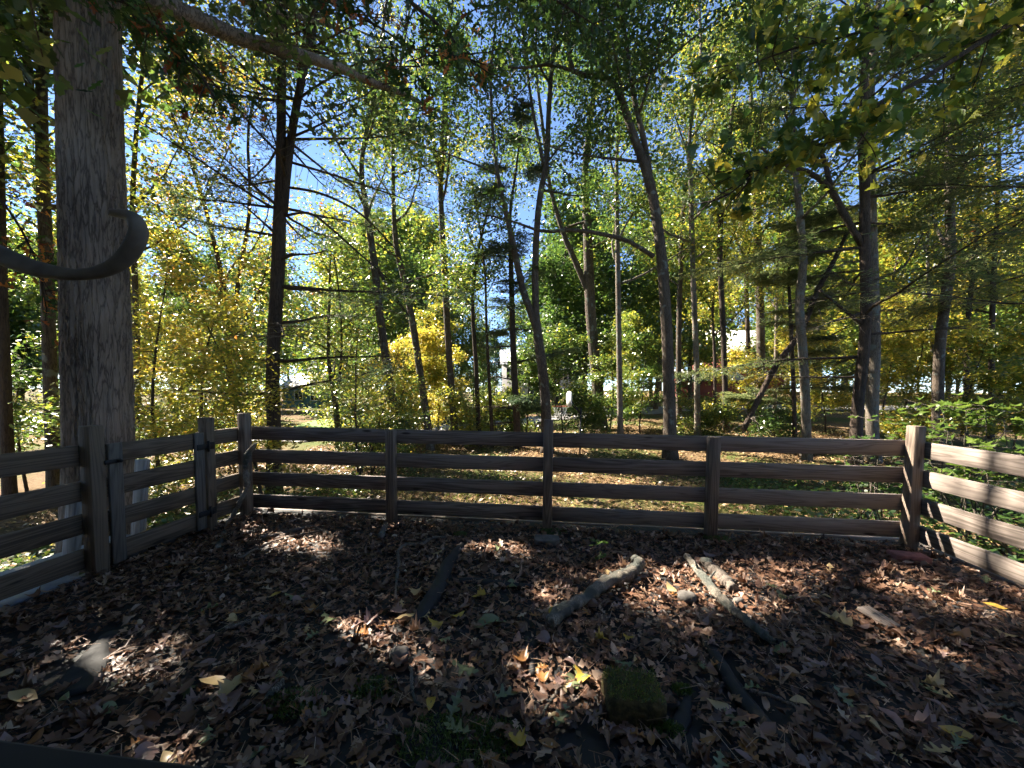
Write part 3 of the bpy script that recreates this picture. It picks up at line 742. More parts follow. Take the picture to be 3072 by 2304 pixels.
make_tree('oak_tree', 'thicker trunk standing in front of the red house wall', 'tree', [(2276, 1240, 30), (2282, 1100, 28), (2280, 900, 26), (2272, 700, 24), (2268, 450, 19)], 18, 19, 'bark', 6.5, 13, 3.6, 11000, .15, .38, .14, TR)
make_tree('birch_tree', 'slim trunk at the right end of the red house', 'tree', [(2324, 1250, 13), (2328, 1050, 12), (2332, 850, 10)], 17.5, 11, 'bark_pale', 4, 10, 2.4, 6000, .14, .48, .12, TR)
make_tree('maple_tree', 'pale sunlit trunk with a kink, left of the twin trunks', 'tree', [(2420, 1372, 34), (2416, 1200, 31), (2407, 1040, 30), (2398, 910, 29), (2410, 780, 26), (2395, 600, 22), (2380, 400, 16)], 10.6, 15, 'bark_pale', 5.5, 12, 3.0, 9000, .14, .33, .12, TR)
make_tree('oak_tree', 'thin pale trunk right of the twin trunks', 'tree', [(2800, 1250, 13), (2796, 1046, 12), (2788, 900, 11), (2782, 760, 9)], 14, 11, 'bark_pale', 4.5, 9, 2.4, 6000, .13, .45, .13, TR)
make_tree('oak_tree', 'broad trunk rising behind the leafy shrub at the right', 'tree', [(2812, 1290, 42), (2814, 1150, 40), (2820, 1030, 38), (2838, 880, 37), (2852, 760, 35), (2846, 480, 30), (2862, 200, 24)], 11.5, 16, 'bark', 5.0, 13, 3.4, 12000, .14, .4, .14, TR)
make_tree('maple_tree', 'leaning dark trunk behind the shrub, second from the right edge', 'tree', [(2898, 1200, 20), (2902, 980, 19), (2920, 810, 17), (2938, 600, 14)], 14.5, 15, 'bark_dark', 4, 12, 3.2, 10000, .14, .52, .12, TR)
make_tree('maple_tree', 'last trunk before the right edge of the view', 'tree', [(2974, 1240, 22), (2974, 1080, 21), (2978, 900, 19), (2990, 650, 15)], 14, 14, 'bark_dark', 3.5, 12, 3.2, 10000, .14, .55, .13, TR)
make_tree('maple_tree', 'small crooked tree behind the first bay of rails, over the lawn', 'tree', [(1016, 1330, 19), (1008, 1230, 18), (996, 1150, 15), (985, 1060, 11)], 11, 5.2, 'bark_dark', 1.2, 11, 2.0, 6500, .11, .33, .12, TR,
          forks=[[(1004, 1210, 10), (1020, 1120, 9), (1025, 1030, 7)]])

# --- conifers
def conifer(name, label, stems_px, d, height, bark, z0, nwh, ll, kind, nleaf, vm=.4, forks=(), limbs_px=(), bare=.25, twin=None, up=.05, z1=None):
    P, r = stem_path(stems_px, d, height, lean=.15); r = r*(1+.3*np.exp(-(P[:, 2]-P[0, 2])/.3))
    root = empty(name, P[0].tolist()); tag(root, label, 'tree', TR)
    link('trunk', tube_mesh('trunk', P, r, M[bark], 10), root)
    stems = [(P, r)]
    for fk in forks:
        FP, fr = stem_path(fk, d, height*.95, ground=False, n=20, lean=.2); link('stem', tube_mesh('stem', FP, fr, M[bark], 9), root); stems.append((FP, fr))
    for lp in limbs_px:
        FP, fr = stem_path(lp, d, None, ground=False, n=14); link('limb', tube_mesh('limb', FP, fr, M[bark], 7), root)
    NP = []; ND = []; tw = []; limbs = 0
    for si, (SP, sr_) in enumerate(stems):
        top = SP[:, 2].max(); zlow = z0 if si == 0 else max(z0, SP[0, 2])
        for q in range(nwh):
            z = zlow+(top-zlow)*(q+rng.random()*.8)/nwh
            i = int(np.argmin(np.abs(SP[:, 2]-z))); az = rng.random()*6.28 if kind != 'pine' else q*1.3+rng.normal()*.7
            rel = (z-zlow)/max(.1, top-zlow)
            for b in range(2 if kind == 'pine' else 1):
                az += 2.2+rng.normal()*.5
                Ln = ll*(1.0-.6*rel)*(.6+.6*rng.random())
                dead = rng.random() < bare*(1.6-rel*1.4)
                e = up+rng.normal()*.13+.35*rel
                LP = grow(SP[i], (math.cos(az)*math.cos(e), math.sin(az)*math.cos(e), math.sin(e)), Ln*(.65 if dead else 1), 8, .12, -.012 if kind == 'hemlock' else .012)
                lr = np.linspace(min(sr_[i]*.35, .02+.005*Ln), .005, 8)
                link('limb', tube_mesh('limb', LP, lr, M[bark], 5), root); limbs += 1
                axis = unit(LP[-1]-LP[0]); side = unit(np.cross(axis, [0, 0, 1.0]))
                ns = int(5+Ln*(5 if kind == 'hemlock' else 3))
                for s in range(ns):
                    t0 = .22+.78*(s+rng.random()*.7)/ns; f = min(6.99, t0*7); a = int(f); b0 = LP[a]+(LP[a+1]-LP[a])*(f-a)
                    sg = 1 if s % 2 else -1
                    dv = unit(axis*.8+side*sg*(.8+.2*rng.random())+np.array([0, 0, rng.normal()*.12-.05]))
                    T_ = grow(b0, dv, Ln*(.38*(1.1-t0)+.10)*(.7+.5*rng.random()), 5, .12, -.02)
                    tw.append((T_, np.linspace(.007, .003, 5)))
                    if not dead:
                        for k in range(1, 5):
                            NP.append(T_[k]); ND.append(unit(T_[k]-T_[k-1]))
                            NP.append((T_[k]+T_[k-1])/2); ND.append(unit(T_[k]-T_[k-1]))
                if not dead:
                    for k in range(4, 8): NP.append(LP[k]); ND.append(axis)
    tag(link('twigs', tubes_mesh('twigs', tw, M['twig'], 3), root), kind='stuff')
    NP = np.array(NP); ND = np.array(ND); k = rng.integers(0, len(NP), nleaf)
    if kind == 'pine':   # tufts of long needles
        base = NP[k]; m = keep_light(base); base = base[m]; k = k[m]; n = len(k)
        u = unit(ND[k]*.6+rng.normal(size=(n, 3))*.75+np.array([0, 0, .25])); ln = .09+.06*rng.random((n, 1)); w = unit(np.cross(u, rng.normal(size=(n, 3))))*.011
        b2 = base+rng.normal(size=(n, 3))*.05
    else:                # flat sprays of short needles, drawn as little leaflets lying level
        base = NP[k]; m = keep_light(base); base = base[m]; k = k[m]; n = len(k)
        sd = unit(np.cross(ND[k], [0, 0, 1.0])); sgn = rng.choice([-1, 1], (n, 1))
        u = unit(ND[k]*.7+sd*sgn*(.4+.6*rng.random((n, 1)))+np.array([0, 0, -.18])+rng.normal(size=(n, 3))*.12); ln = .08+.10*rng.random((n, 1))
        w = unit(np.cross(u, np.array([0, 0, 1.0])+rng.normal(size=(n, 3))*.25))*(.019)
        b2 = base+rng.normal(size=(n, 3))*np.array([.10, .10, .025])
    V = np.stack([b2-w*.6, b2+w*.6, b2+u*ln*.75+w, b2+u*ln, b2+u*ln*.75-w], 1)[:, [0, 1, 2, 4]]
    V[:, 2] = b2+u*ln+w*.5; V[:, 3] = b2+u*ln-w*.5
    v = np.clip(vm+.22*rng.normal(size=n), 0, 1)
    link('crown', mesh('crown', V.reshape(-1, 3), np.arange(4*n).reshape(n, 4), M['needle'], v=v), root)
    return root
conifer('pine_tree', 'dark double-stemmed pine with many thin level branches, left of centre', [(822, 1420, 50), (822, 1290, 46), (818, 1100, 44), (832, 850, 44), (838, 680, 42), (843, 460, 31), (845, 200, 28), (846, 0, 25)], 7.6, 15, 'bark_dark', 1.2, 26, 3.4, 'pine', 26000, .35,
        forks=[[(850, 640, 28), (862, 500, 27), (885, 340, 25), (925, 140, 23), (948, 0, 20), (960, -150, 16)]],
        limbs_px=[[(842, 650, 9), (930, 640, 8), (1010, 700, 7), (1100, 780, 5), (1180, 850, 3)], [(850, 560, 9), (960, 580, 8), (1080, 640, 6), (1200, 760, 4)]], bare=.45)
conifer('hemlock_tree', 'front of the twin trunks, dark hemlock with long radiating branches', [(2566, 1396, 46), (2572, 1231, 42), (2590, 1069, 40), (2599, 907, 38), (2594, 741, 37), (2594, 556, 34), (2586, 417, 30), (2590, 278, 26), (2600, 50, 20)], 9.7, 15, 'bark_dark', 1.7, 40, 4.2, 'hemlock', 30000, .55,
        limbs_px=[[(2585, 735, 24), (2530, 639, 23), (2492, 569, 21), (2428, 518, 17), (2344, 491, 12), (2270, 430, 7)], [(2492, 560, 18), (2465, 463, 16), (2418, 417, 13), (2386, 393, 10), (2340, 320, 6)],
                  [(2590, 975, 13), (2520, 920, 11), (2460, 870, 10)], [(2590, 860, 11), (2650, 830, 10), (2710, 800, 8), (2770, 700, 5)]], bare=.35)
conifer('hemlock_tree', 'rear of the twin trunks, lit on its left side', [(2622, 1392, 50), (2616, 1250, 44), (2622, 1046, 43), (2618, 837, 40), (2612, 560, 34), (2610, 300, 28)], 10.3, 16, 'bark_pale', 3.2, 20, 3.6, 'hemlock', 20000, .55, bare=.35)
conifer('hemlock_tree', 'slim dark hemlock in front of the grey house, boughs down to the ground', [(1552, 1310, 22), (1546, 1180, 20), (1538, 1000, 18), (1534, 830, 15), (1530, 650, 10)], 12.5, 10, 'bark_dark', .2, 30, 2.0, 'hemlock', 16000, .2, bare=.35)
conifer('hemlock_tree', 'feathery hemlock reaching in from the right edge of the view', [(3190, 1300, 40), (3190, 1000, 38), (3180, 600, 34), (3170, 200, 26)], 8.5, 14, 'bark_dark', 2.6, 22, 4.4, 'hemlock', 18000, .6, bare=.3)
conifer('hemlock_tree', 'young hemlock with drooping pale green sprays before the red house', [(2385, 1330, 16), (2380, 1150, 14), (2372, 960, 12), (2366, 820, 8)], 12.0, 5.6, 'bark_dark', .8, 24, 1.9, 'hemlock', 18000, .62, bare=.2)
conifer('pine_tree', 'tall thin pine behind the right-bending boughs, top right of centre', [(2180, 1290, 18), (2170, 1000, 17), (2160, 700, 16), (2190, 400, 13)], 15.5, 18, 'bark_dark', 7, 16, 2.8, 'pine', 14000, .35, bare=.2)

# broken dead tree leaning against the hemlock
bt = empty('dead_tree', at(2250, 1240, 11.6).tolist()); bt.location.z = float(ground_z(bt.location.x, bt.location.y))
tag(bt, 'broken dead tree leaning to the right before the red house, branches bare', 'tree')
BP, br = stem_path([(2230, 1290, 20), (2262, 1225, 19), (2326, 1100, 20), (2400, 1000, 20), (2451, 875, 19), (2502, 782, 16), (2540, 700, 12)], 11.2, None, ground=False, n=20)
link('trunk', tube_mesh('trunk', BP, br, M['bark_dark'], 9), bt)
for s in range(26):
    i = rng.integers(0, 14); LP = grow(BP[i], unit(rng.normal(size=3)+np.array([-.5, -.2, -.35])), .4+1.0*rng.random(), 7, .25, -.03)
    link('branch', tube_mesh('branch', LP, np.linspace(.012, .003, 7), M['stick_grey'], 5), bt)

# --- understory: saplings and bushes, each its own plant
def bush(name, label, px, d, height, width, nleaf, lsize, vm, vs, cat='shrub', group=None, stems=4, z0f=.12, up=.9, sig_=.16, mat='leaf', aspect=.6):
    b = base_at(px, d); root = empty(name, b.tolist()); tag(root, label, cat, group)
    anc = []; tw = []
    for s in range(stems):
        az = rng.random()*6.28; e = 1.2-.3*rng.random() if stems > 1 else 1.5
        SP = grow(b+np.array([rng.normal()*.08, rng.normal()*.08, -.05]), (math.cos(az)*math.cos(e), math.sin(az)*math.cos(e), math.sin(e)), height*(.8+.25*rng.random()), 9, .10, .04)
        link('stem', tube_mesh('stem', SP, np.linspace(.008+.006*height, .006, 9), M['bark_dark'], 6), root)
        nb = int(5+height*3)
        for q in range(nb):
            f = (z0f+(1-z0f)*(q+rng.random())/nb)*7.99; a = int(f); p = SP[a]+(SP[min(8, a+1)]-SP[a])*(f-a)
            az2 = rng.random()*6.28; Lb = width*(.35+.5*rng.random())*(1.1-.5*f/8)
            T_ = grow(p, (math.cos(az2), math.sin(az2), .25+.2*rng.normal()), Lb, 6, .2, -.01)
            tw.append((T_, np.linspace(.007, .003, 6)))
            anc += list(T_[2:])
            for w in range(2):
                t2 = grow(T_[3+w], unit(rng.normal(size=3)*np.array([1, 1, .4])), Lb*.4, 4, .2); anc += list(t2[1:]); tw.append((t2, np.linspace(.004, .002, 4)))
    tag(link('twigs', tubes_mesh('twigs', tw, M['twig'], 3), root), kind='stuff')
    anc = np.array(anc)
    if anc[:, 2].min() < b[2]: anc[:, 2] = np.maximum(anc[:, 2], b[2]+.1)
    link('crown', leaves_on(anc, nleaf, sig_, lsize, vm, vs, M[mat], up=up, aspect=aspect), root)
    return root
US = 'saplings and shrubs of the undergrowth'
for a in (
    ('beech_sapling', 'yellow-leaved sapling right beside the big oak', 480, 7.0, 4.6, 1.7, 5200, .085, .58, .12),
    ('beech_sapling', 'golden sapling behind the hinge post of the gate', 600, 8.2, 5.2, 1.8, 6200, .085, .60, .12),
    ('beech_sapling', 'yellow sapling spreading across the dark pine trunk', 760, 6.6, 4.0, 1.7, 5200, .08, .57, .1),
    ('beech_sapling', 'light yellow sapling right of the pine, over the top rail', 1075, 8.6, 3.4, 1.4, 4200, .08, .5, .12),
    ('maple_sapling', 'dark green bushy sapling behind the first short post', 1110, 9.5, 2.0, 1.6, 4500, .09, .25, .12),
    ('maple_sapling', 'green sapling at the far left between two trunks', 70, 8.0, 4.0, 1.9, 6000, .10, .33, .16),
    ('maple_sapling', 'yellow-green sapling low behind the gate', 395, 7.6, 2.2, 1.4, 4000, .09, .42, .12),
    ('maple_sapling', 'green sapling with yellow tips above the left corner post', 690, 10.5, 3.2, 1.8, 5000, .10, .45, .14),
    ('maple_sapling', 'bright golden sapling between the two leaning trunks', 1230, 14.5, 5.0, 2.2, 7000, .12, .62, .08),
    ('maple_sapling', 'yellow bushy sapling left of the straight slim trunk', 1310, 15.5, 4.4, 2.2, 6500, .12, .60, .08),
    ('maple_sapling', 'green-gold sapling right of the first leaning trunk', 1130, 13, 3.0, 1.9, 5200, .11, .45, .12),
    ('maple_sapling', 'low yellow-green bush left of the thin saplings', 1400, 14, 2.2, 1.8, 5000, .11, .48, .1),
    ('maple_sapling', 'light green bush below the grey house', 1500, 16, 2.1, 2.0, 5200, .12, .42, .1),
    ('maple_sapling', 'green sapling filling the gap right of the centre tree', 1700, 16, 4.4, 2.2, 6500, .12, .34, .12),
    ('maple_sapling', 'low dark green bush behind the basketball pole', 1745, 15, 1.7, 1.8, 4500, .11, .28, .1),
    ('maple_sapling', 'green sapling between stout trunk and pale slim trunk', 1830, 16.5, 4.6, 2.0, 6000, .12, .36, .12),
    ('maple_sapling', 'green sapling left of the tall left-bending trunk', 1925, 15.5, 4.2, 2.0, 6000, .12, .3, .12),
    ('maple_sapling', 'olive bush at the foot of the trunks left of the red house', 2110, 14.5, 1.6, 1.8, 4500, .10, .35, .14),
    ('maple_sapling', 'golden sapling in front of the red house garage', 2190, 18.5, 3.6, 2.2, 5600, .12, .58, .1),
    ('maple_sapling', 'dark green low bush left of the pale kinked trunk', 2330, 12.5, 1.5, 1.7, 4200, .09, .22, .1),
    ('maple_sapling', 'golden sapling between the kinked trunk and the twin trunks', 2490, 15.5, 4.6, 2.2, 6500, .12, .58, .1),
    ('maple_sapling', 'yellow sapling just right of the twin trunks', 2700, 14, 4.6, 2.2, 7000, .12, .58, .1),
    ('maple_sapling', 'low orange-tinged bush between twin trunks and broad trunk', 2730, 12, 1.6, 1.6, 3800, .10, .5, .16),
    ('maple_sapling', 'yellow-olive sapling behind the shrub near the right edge', 2900, 13, 4.4, 2.2, 6500, .12, .52, .12),
    ('maple_sapling', 'green-gold sapling at the very right edge', 3040, 11.5, 4.0, 2.2, 6000, .12, .48, .14),
    ('maple_sapling', 'thin green sapling at the left of the long level limb', 1580, 15, 4.8, 1.8, 5500, .12, .32, .1),
    ('maple_sapling', 'tall yellow-green sapling behind the gold one left of centre', 1270, 18.5, 7.0, 2.4, 7500, .13, .52, .1),
    ('maple_sapling', 'tall green sapling behind the small crooked tree', 1060, 15, 6.0, 2.4, 7500, .12, .34, .14),
    ('maple_sapling', 'tall yellow-green sapling right of the pale slim trunk', 1895, 20, 7.0, 2.4, 7000, .14, .44, .1),
    ('maple_sapling', 'tall olive sapling behind the dead leaning tree', 2420, 19, 7.0, 2.6, 7500, .14, .5, .12),
    ('maple_sapling', 'tall golden sapling far behind the twin trunks', 2640, 19, 7.0, 2.6, 7500, .14, .55, .1),
):
    bush(*a, cat='sapling', group=US, stems=1 if a[4] > 3.4 else 3)

# ================================================================== FAR WOOD (one mass)
fw = empty('far_woods', (0, 40, 0)); tag(fw, 'distant wood of green and yellow trees closing the view', kind='stuff')
far_meshes = []
for k, (vm, vs) in enumerate(((.24, .09), (.30, .1), (.36, .1), (.45, .1), (.52, .1), (.60, .09), (.68, .1), (.28, .12))):
    H = 15.0; P = grow((0, 0, -.5), (0, 0, 1), H, 12, .06); P[:, 2] = np.linspace(-.5, H, 12)
    r = np.linspace(.20, .03, 12)
    limbs, tw, anc = deciduous([(P, r)], 1.2, 24, 4.4, .5, 4, 2)
    A = Acc(); A.add(*tube_arrays(P, r, 7))
    for LP, lr in limbs: A.add(*tube_arrays(LP, lr, 4))
    wood = A.mesh('tree_trunks', M['bark'])
    n = 11000; q = rng.integers(0, len(anc), n); tone = rng.normal(size=len(anc))
    LPp = anc[q]+rng.normal(size=(n, 3))*.42
    V, Q = leaf_quads(LPp, .20+.14*rng.random(n), .6, .7)
    far_meshes.append((wood, mesh('foliage', V, Q, M['leaf'], v=np.clip(vm+vs*(.7*tone[q]+.7*rng.normal(size=n)), 0, 1))))
def gold(px):      # how golden the wood is across the view
    return .22+.22*math.exp(-((px-1200)/260)**2)+.38*sig((px-2250)/200)+.15*math.exp(-((px-500)/250)**2)
cnt = 0
for layer, (d0, d1, n, s0, s1) in enumerate(((23, 30, 38, .62, 1.0), (32, 42, 42, .85, 1.15), (46, 70, 44, 1.0, 1.5))):
    for i in range(n):
        px = -700+4500*(i+rng.random())/n; d = d0+(d1-d0)*rng.random()
        if 1430 < px < 1640 and d < 62: d = 64
        if 2130 < px < 2350 and d < 48: continue
        if layer == 0 and (1450 < px < 1560 or 840 < px < 1000): continue
        b = base_at(px, d)
        sc = s0+(s1-s0)*rng.random()
        if layer < 2 and 380 < px < 800: sc *= .62
        if 1300 < px < 1560: sc *= .75
        g = gold(px)+rng.normal()*.2
        k = int(np.clip(round(g*6.2), 0, 6)) if rng.random() < .85 else 7
        wood, fol = far_meshes[k]
        M4 = Matrix.Translation(Vector(b)) @ Matrix.Rotation(rng.random()*6.28, 4, 'Z') @ Matrix.Diagonal((sc*1.05, sc*1.05, sc, 1))
        for nm, me in (('tree_trunks', wood), ('foliage', fol)):
            o = bpy.data.objects.new(nm, me); C.objects.link(o); o.parent = fw; o.matrix_parent_inverse = wm(fw).inverted(); o.matrix_basis = M4

# unseen trees added to shade the deck and, at right, block the sky
for lab, x, y, h, k in (('maple outside the view right of the deck', 8.0, -1.5, 13, 2), ('oak outside the view behind the right fence', 7.0, -6, 14, 1), ('tall oak outside the view beyond the left fence', -9.5, 3.2, 15, 1), ('second oak outside the view, sunward of the deck', -8.0, .2, 15, 0), ('third oak outside the view near the left fence', -6.2, -2.4, 14, 7)):
    wood, fol = far_meshes[k]
    root = empty('oak_tree', (x, y, float(ground_z(x, y)))); tag(root, lab, 'tree')
    co = np.zeros(len(fol.vertices)*3, np.float32); fol.vertices.foreach_get('co', co); co = co.reshape(-1, 4, 3)
    a = rng.random()*6.28; Rz = np.array([[math.cos(a), -math.sin(a), 0], [math.sin(a), math.cos(a), 0], [0, 0, 1]])
    co = co @ Rz.T * (h/15) + np.array(root.location); m = keep_light(co[:, 0]) & (co[:, 0, 2] > (4.0 if x < 0 else 1.0))
    co = co[m]; n = len(co)
    link('crown', mesh('crown', co.reshape(-1, 3), np.arange(4*n).reshape(n, 4), M['leaf'], v=np.clip(.2+.1*rng.normal(size=n), 0, 1)), root)
    wc = np.zeros(len(wood.vertices)*3, np.float32); wood.vertices.foreach_get('co', wc); wc = wc.reshape(-1, 3) @ Rz.T * (h/15) + np.array(root.location)
    w2 = wood.copy(); w2.vertices.foreach_set('co', wc.astype(np.float32).ravel()); w2.update(); link('trunk', w2, root)

# ================================================================== HOUSES
def gable_house(name, label, x0, x1, y0, y1, z0, eave, ridge, wallm, roofm, along='x', rot=0.0, over=.35, pivot=None):
    root = empty(name, ((x0+x1)/2, (y0+y1)/2, z0)); tag(root, label, 'house')
    c = np.array([(x0+x1)/2, (y0+y1)/2, 0])
    def put(nm, V, Fs, mat, par=None):
        V = np.asarray(V, float); a = rot; Rz = np.array([[math.cos(a), -math.sin(a), 0], [math.sin(a), math.cos(a), 0], [0, 0, 1]])
        return link(nm, mesh(nm, (V-c) @ Rz.T+c, Fs, M[mat]), par or root)
    if along == 'x':
        ym = (y0+y1)/2
        V = [(x0, y0, z0), (x1, y0, z0), (x1, y1, z0), (x0, y1, z0), (x0, y0, eave), (x1, y0, eave), (x1, y1, eave), (x0, y1, eave), (x0, ym, ridge), (x1, ym, ridge)]
        Q = [(0, 1, 5, 4), (2, 3, 7, 6), (1, 2, 6, 5), (3, 0, 4, 7)]; T = [(5, 6, 9), (7, 4, 8)]
        sl = (ridge-eave)/(ym-y0)
        def roof(yy0, nm):
            s = 1 if yy0 > ym else -1
            e = np.array([(x0-over, ym, ridge+.03), (x1+over, ym, ridge+.03), (x1+over, yy0+s*over, eave-over*sl+.03), (x0-over, yy0+s*over, eave-over*sl+.03)])
            V2 = np.vstack([e, e+np.array([0, 0, .14])])
            put('roof', V2, [np.array([(0, 1, 2, 3), (7, 6, 5, 4), (0, 4, 5, 1), (1, 5, 6, 2), (2, 6, 7, 3), (3, 7, 4, 0)])], roofm)
        roof(y0, 'a'); roof(y1, 'b')
    else:
        xm = (x0+x1)/2
        V = [(x0, y0, z0), (x1, y0, z0), (x1, y1, z0), (x0, y1, z0), (x0, y0, eave), (x1, y0, eave), (x1, y1, eave), (x0, y1, eave), (xm, y0, ridge), (xm, y1, ridge)]
        Q = [(0, 1, 5, 4), (2, 3, 7, 6), (1, 2, 6, 5), (3, 0, 4, 7)]; T = [(4, 5, 8), (6, 7, 9)]
        sl = (ridge-eave)/(xm-x0)
        for xx in (x0, x1):
            s = 1 if xx > xm else -1
            e = np.array([(xm, y0-over, ridge+.03), (xm, y1+over, ridge+.03), (xx+s*over, y1+over, eave-over*sl+.03), (xx+s*over, y0-over, eave-over*sl+.03)])
            V2 = np.vstack([e, e+np.array([0, 0, .14])])
            put('roof', V2, [np.array([(0, 1, 2, 3), (7, 6, 5, 4), (0, 4, 5, 1), (1, 5, 6, 2), (2, 6, 7, 3), (3, 7, 4, 0)])], roofm)
    put('wall', V, [np.array(Q), np.array(T)], wallm)
    def window(xc, zc, w, h, shutters=False, face='y'):
        def bx(a, b, c_, d_, dep0, dep1):
            if face == 'y': pts = [(X_, y0-dp, Z_) for dp in (dep0, dep1) for X_, Z_ in ((a, c_), (b, c_), (b, d_), (a, d_))]
            else: pts = [(x0-dp, X_, Z_) for dp in (dep0, dep1) for X_, Z_ in ((a, c_), (b, c_), (b, d_), (a, d_))]
            return pts, [np.array([(0, 1, 2, 3), (7, 6, 5, 4), (0, 4, 5, 1), (1, 5, 6, 2), (2, 6, 7, 3), (3, 7, 4, 0)])]
        f = put('window', *bx(xc-w/2-.12, xc+w/2+.12, zc-h/2-.12, zc+h/2+.12, .01, .05), 'white')
        put('pane', *bx(xc-w/2, xc-.03, zc-h/2, zc+h/2, .052, .07), 'glass', f); put('pane', *bx(xc+.03, xc+w/2, zc-h/2, zc+h/2, .052, .07), 'glass', f)
        if shutters:
            for s in (-1, 1):
                xs = xc+s*(w/2+.38); put('shutter', *bx(xs-.22, xs+.22, zc-h/2-.1, zc+h/2+.1, .012, .06), 'shutter')
    return root, put, window
D1 = 58.0
h0 = at(1496, 1203, D1); h1 = at(1740, 1203, D1); zb = h0[2]-.6
root, put, win = gable_house('grey_house', 'pale grey two-storey house with black shutters far behind the centre trees', h0[0], h1[0], h0[1], h0[1]+7.5, zb, zb+6.1, zb+8.4, 'lilac_siding', 'roof_grey', 'x', rot=.16)
Wd = h1[0]-h0[0]
for fx in (.14, .42, .7, .9):
    for zc in (1.9, 4.7): win(h0[0]+Wd*fx, zb+zc, .95, 1.35, True)
for fy in (.3, .7): win(h0[1]+7.5*fy, zb+4.6, .9, 1.3, False, 'x')
D2 = 44.0
r0 = at(2130, 1150, D2); r1 = at(2345, 1150, D2); zb = float(ground_z(r0[0], r0[1]))-.3; zt = at(2200, 1052, D2)[2]
root, put, win = gable_house('red_house', 'red clapboard house with pale roof among the trees at the right', r0[0], r1[0], r0[1], r0[1]+7, zb, zt, zt+2.6, 'red_siding', 'roof_pale', 'x', rot=.1)
for fx in (.2, .75): win(r0[0]+(r1[0]-r0[0])*fx, zt-1.0, 1.3, 1.1)
win(r0[0]+(r1[0]-r0[0])*.5, zb+1.2, 1.1, 1.2)
g0 = at(2035, 1165, 36); g1 = at(2215, 1165, 36); zg = float(ground_z(g0[0], g0[1]))-.3; zgt = at(2120, 1140, 36)[2]
root, put, win = gable_house('red_garage', 'low red garage with grey roof in front of the red house', g0[0], g1[0], g0[1], g0[1]+4.5, zg, zgt, zgt+.9, 'red_siding', 'roof_grey', 'x', rot=.05)
D3 = 46.0
t0 = at(850, 1215, D3); t1 = at(1010, 1215, D3); zb = float(ground_z(t0[0], t0[1]))-.2; zt = at(900, 1160, D3)[2]
root, put, win = gable_house('teal_house', 'dark teal house with white roof beyond the lawn at the left', t0[0], t1[0], t0[1], t0[1]+6, zb, zt, zt+1.6, 'teal_siding', 'roof_pale', 'x', rot=-.1)
for fx in (.35, .7): win(t0[0]+(t1[0]-t0[0])*fx, zb+1.6, 1.0, 1.0)

# ================================================================== BASKETBALL HOOP
d = 9.8
pb = base_at(1742, d); pt = at(1743, 1222, d)
hp = empty('basketball_hoop', pb.tolist()); tag(hp, 'small basketball hoop on a thin dark pole behind the fence, seen edge-on', 'basketball hoop')
V, Q, T = tube_arrays(np.array([pb-np.array([0, 0, .1]), (pb+pt)/2, pt]), .022, 10); link('pole', mesh('pole', V, [Q, T], M['iron'], smooth=True), hp)
ax_ = unit(np.array([-.98, -.2, 0])); side = np.array([-ax_[1], ax_[0], 0])
bc = at(1707, 1197, d); n = 28; a = np.linspace(0, 2*np.pi, n, endpoint=False)
ov = np.stack([bc+side*(.27*np.sign(math.cos(t))*abs(math.cos(t))**.6)+np.array([0, 0, .205*np.sign(math.sin(t))*abs(math.sin(t))**.6]) for t in a])
BV = np.vstack([ov+ax_*.012, ov-ax_*.012, [bc+ax_*.012], [bc-ax_*.012]]); j = np.arange(n); j2 = (j+1) % n
bb = link('backboard', mesh('backboard', BV, [np.stack([j, j2, n+j2, n+j], 1), np.vstack([np.stack([j2, j, np.full(n, 2*n)], 1), np.stack([n+j, n+j2, np.full(n, 2*n+1)], 1)])], M['white']), hp)
for z in (-.10, .02):
    V, Q, T = tube_arrays(np.array([pt-np.array([0, 0, .16]), bc-ax_*.014+np.array([0, 0, z])]), .014, 8); link('arm', mesh('arm', V, [Q, T], M['iron']), hp)
rc = bc+ax_*.225+np.array([0, 0, -.19]); RP = np.stack([rc+ax_*.19*math.cos(t)+side*.19*math.sin(t) for t in np.linspace(0, 2*np.pi, 33)])
V, Q, T = tube_arrays(RP, .009, 6); rim = link('rim', mesh('rim', V, [Q, T], M['orange_metal']), hp)
A = Acc()
for k in range(12):
    for s in (1, -1):
        t = np.linspace(0, 1, 7); an = 2*np.pi*k/12+s*t*.9; rr = .19*(1-.45*t)
        A.add(*tube_arrays(np.stack([rc[0]+rr*(ax_[0]*np.cos(an)+side[0]*np.sin(an)), rc[1]+rr*(ax_[1]*np.cos(an)+side[1]*np.sin(an)), rc[2]-.26*t], 1), .004, 4))
tag(link('net', A.mesh('net', M['net']), hp), kind='stuff')

# ================================================================== NEAR LEAVES
OAK = [(0, .012), (.10, .02), (.17, .15), (.23, .16), (.27, .055), (.37, .07), (.46, .27), (.53, .28), (.545, .09), (.63, .085), (.73, .23), (.79, .21), (.80, .075), (.9, .09), (1, 0)]
OAK_S = [(0, .012), (.16, .12), (.26, .05), (.45, .27), (.56, .08), (.74, .22), (.82, .07), (1, 0)]
MAPLE = [(0, .015), (.02, .16), (.10, .33), (.22, .28), (.34, .52), (.42, .33), (.55, .40), (.62, .17), (.78, .17), (1, 0)]
OVATE = [(0, .01), (.15, .15), (.35, .25), (.6, .24), (.8, .14), (1, 0)]
def leaf_base(half):
    h = np.array(half); n = len(h)
    V = np.vstack([np.column_stack([h[:, 0], np.zeros(n)]), h*[1, 1], h*[1, -1]])
    i = np.arange(n-1)
    Q = np.vstack([np.stack([i, i+1, n+i+1, n+i], 1), np.stack([i, 2*n+i, 2*n+i+1, i+1], 1)])
    return V, Q
